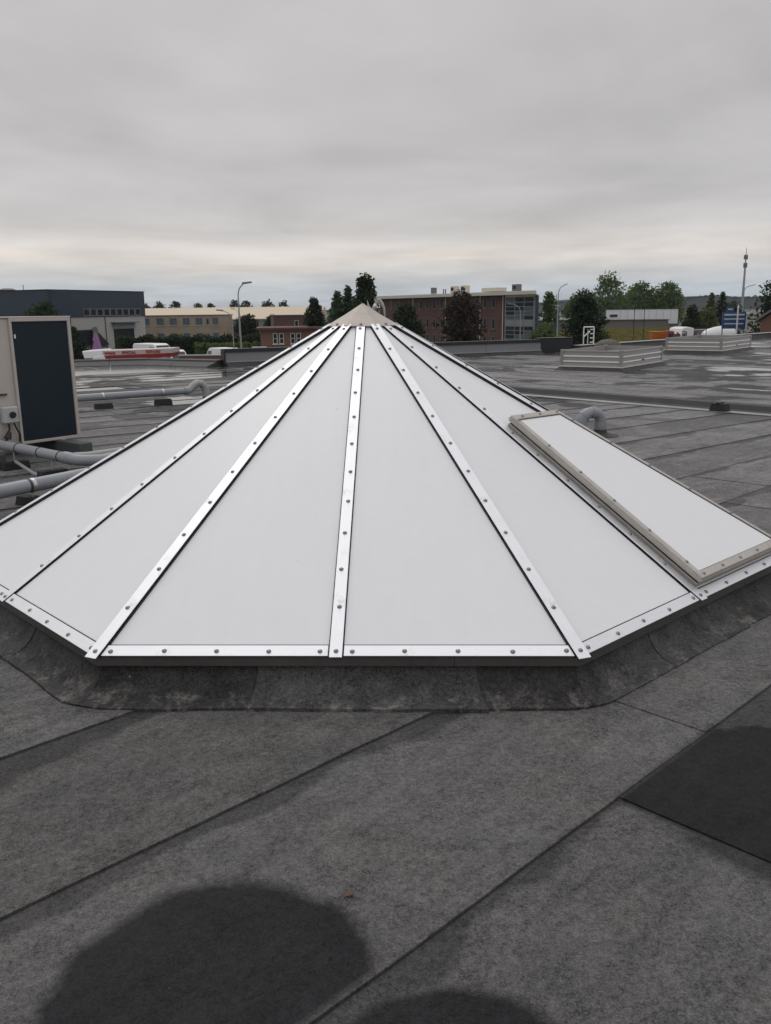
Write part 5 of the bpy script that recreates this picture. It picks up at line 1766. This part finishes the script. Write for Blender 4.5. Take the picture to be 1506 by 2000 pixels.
# white tractor unit
tk = empty('lorry_cab', (36.35, 110, GZ + .012), R_(26), 'white lorry cab with dark trailer right of the white hall', 'lorry')
extrude_profile([(0, .5), (2.35, .5), (2.35, 3.75), (1.2, 3.95), (.45, 3.80), (.08, 2.9), (0, 1.6)], -1.2, 1.2, .10, 3.0).build('cab', M['white_paint'], tk, bevel=.08)
MB().hexa([(.02, -1.05, 2.2), (.14, -1.0, 3.1), (.14, 1.0, 3.1), (.02, 1.05, 2.2)], [(-.05, -1.05, 2.2), (.05, -1.0, 3.1), (.05, 1.0, 3.1), (-.05, 1.05, 2.2)]).build('windscreen', M['glass'], tk)
MB().hexa([(.25, -1.19, 2.35), (.85, -1.19, 2.35), (.85, -1.17, 3.15), (.42, -1.17, 3.15)], [(.25, -1.24, 2.35), (.85, -1.24, 2.35), (.85, -1.22, 3.15), (.42, -1.22, 3.15)]).build('side_window', M['glass'], tk)
MB().tube([(.12, -1.22, 1.7), (.9, -1.23, 1.75), (1.05, -1.23, 2.2), (1.0, -1.22, 3.35), (.3, -1.2, 3.4)], .05, 6).build('trim_line', M['block'], tk)
MB().box((1.75, -1.22, 2.2), (.14, .03, .6)).build('vent', M['block'], tk)
MB().box((2.5, 0, 2.35), (.25, 2.0, 1.5)).build('air_deflector', M['block'], tk)
MB().box((6.6, 0, 3.0), (7.6, 2.4, 1.1)).build('trailer', M['grey_lead'], tk, bevel=.05)
MB().box((4.6, 0, 1.0), (8.5, .9, .4)).build('chassis', M['block'], tk)
for x in (.9, 3.4, 8.4):
    for y in (-1.0, 1.0):
        wheel(tk, x, y, .5, .32)
# concrete mixer
mx = empty('concrete_mixer', (37.7, 103.5, GZ + .012), R_(0), 'concrete mixer lorry with large white drum at the right', 'lorry')
Mx = Matrix.Translation((0, 0, 2.72)) @ Matrix.Rotation(R_(82), 4, 'Y')
MB().lathe([(.35, -.1), (.75, .1), (1.0, .7), (1.12, 1.6), (1.12, 2.2), (.95, 3.0), (.62, 3.7), (.5, 3.95)], 28, M=Mx).build('drum', M['white_paint'], mx, smooth=True)
MB().hexa([(3.5, -.6, 3.0), (4.4, -.6, 2.2), (4.4, .6, 2.2), (3.5, .6, 3.0)], [(3.7, -.5, 3.9), (4.3, -.5, 3.3), (4.3, .5, 3.3), (3.7, .5, 3.9)]).build('chute', M['block'], mx, bevel=.04)
MB().box((1.6, 0, 1.15), (7.2, .9, .4)).build('chassis', M['block'], mx)
extrude_profile([(-2.6, .6), (-.5, .6), (-.5, 2.3), (-.7, 2.45), (-2.3, 2.45), (-2.55, 1.7)], -1.15, 1.15, .08, 1.8).build('cab', M['block'], mx, bevel=.06)
for x in (-1.6, 1.0, 3.0, 4.2):
    for y in (-1.0, 1.0):
        wheel(mx, x, y, .5, .3)
# skip and loader
sk = empty('orange_skip', (30.75, 101, GZ + .012), R_(4), 'bright orange skip beside the red loader', 'skip')
MB().hexa([(.15, -.6, 2.6), (1.25, -.6, 2.6), (1.25, .6, 2.6), (.15, .6, 2.6)], [(0, -.75, 3.62), (1.5, -.75, 3.62), (1.5, .75, 3.62), (0, .75, 3.62)]).build('skip_body', M['orange_paint'], sk)
MB().box((.75, 0, 3.64), (1.56, 1.56, .05)).build('rim', M['orange_paint'], sk)
for x in (.35, .75, 1.15):
    MB().box((x, -.70, 3.1), (.07, .12, .95)).build('rib', M['orange_paint'], sk)
MB().box((.7, 0, 1.3), (1.6, 1.3, 2.58)).build('stand', M['grey_lead'], sk)
rl = empty('red_loader', (31.75, 99, GZ + .012), R_(-5), 'dark red loader between the orange skip and the white lorry', 'loader')
extrude_profile([(0, 1.0), (1.35, 1.0), (1.45, 2.5), (1.0, 2.7), (.9, 3.75), (.2, 3.8), (.05, 2.7)], -.7, .7, .1, 2.7).build('body', M['red_paint'], rl, bevel=.05)
MB().box((.55, -.62, 3.2), (.5, .1, .6)).build('window', M['glass'], rl)
MB().tube([(1.3, -.6, 2.3), (1.55, -.6, 3.3), (1.2, -.6, 3.6)], .09, 8).build('lift_arm', M['red_paint'], rl)
for x in (.3, 1.2):
    for y in (-.7, .7):
        wheel(rl, x, y, .6, .35)

# pale curved ornament behind the cap
on = empty('horn_ornament', (-0.20, 45, GZ), 0, 'pale curved horn-like ornament on poles right behind the skylight cap', 'ornament')
zc0 = -GZ
M['bone'] = mat('bone_white', (.50, .47, .42), .6, var=.15)


def op(px, z):
    return (px, 0, zc0 + z)


MB().tube([op(-.46, 1.47), op(-.55, 1.70), op(-.60, 1.95)], [.085, .05, .008], 8).build('horn', M['bone'], on, smooth=True)
MB().tube([op(-.34, 1.40), op(-.20, 1.68), op(-.06, 1.92), op(.06, 1.97)], [.09, .085, .07, .07], 8).build('horn', M['bone'], on, smooth=True)
MB().tube([op(.0, 1.98), op(.14, 1.78), op(.26, 1.52), op(.29, 1.10)], [.08, .09, .06, .03], 8).build('horn', M['bone'], on, smooth=True)
MB().lathe([(.0, -.10), (.10, -.03), (.12, .05), (.05, .16), (0, .2)], 10, (-.20, -.02, zc0 + 1.60)).build('bulb', M['white_paint'], on, smooth=True)
MB().tube([op(-.18, 1.88), op(-.17, 2.02)], [.05, .07], 8).build('knob', M['bone'], on, smooth=True)
MB().tube([(-.18, .02, 0), (-.18, .02, zc0 + 1.55)], .05, 8).build('pole', M['galv'], on)
MB().tube([(-.44, .02, 0), (-.44, .02, zc0 + 1.5)], .05, 8).build('pole', M['galv'], on)
MB().tube([(.29, .02, 0), (.29, .02, zc0 + 1.12)], .03, 8).build('pole', M['galv'], on)

# ------------------------------------------------------------------ damp air: far things fade slightly
hz_m = bpy.data.materials.new('haze')
hz_m.use_nodes = True
ht = hz_m.node_tree
for n_ in list(ht.nodes):
    ht.nodes.remove(n_)
pv = ht.nodes.new('ShaderNodeVolumePrincipled')
pv.inputs['Color'].default_value = (0.80, 0.86, 0.93, 1)
pv.inputs['Density'].default_value = 0.00010
pv.inputs['Anisotropy'].default_value = 0.2
ho_ = ht.nodes.new('ShaderNodeOutputMaterial')
ht.links.new(pv.outputs[0], ho_.inputs['Volume'])
MB().box((0, 2970, (30 + GZ - 1) / 2), (8100, 6100, 30 - GZ + 1)).build('haze', hz_m, kind='stuff', label='thin damp haze over the far ground', cat='haze')
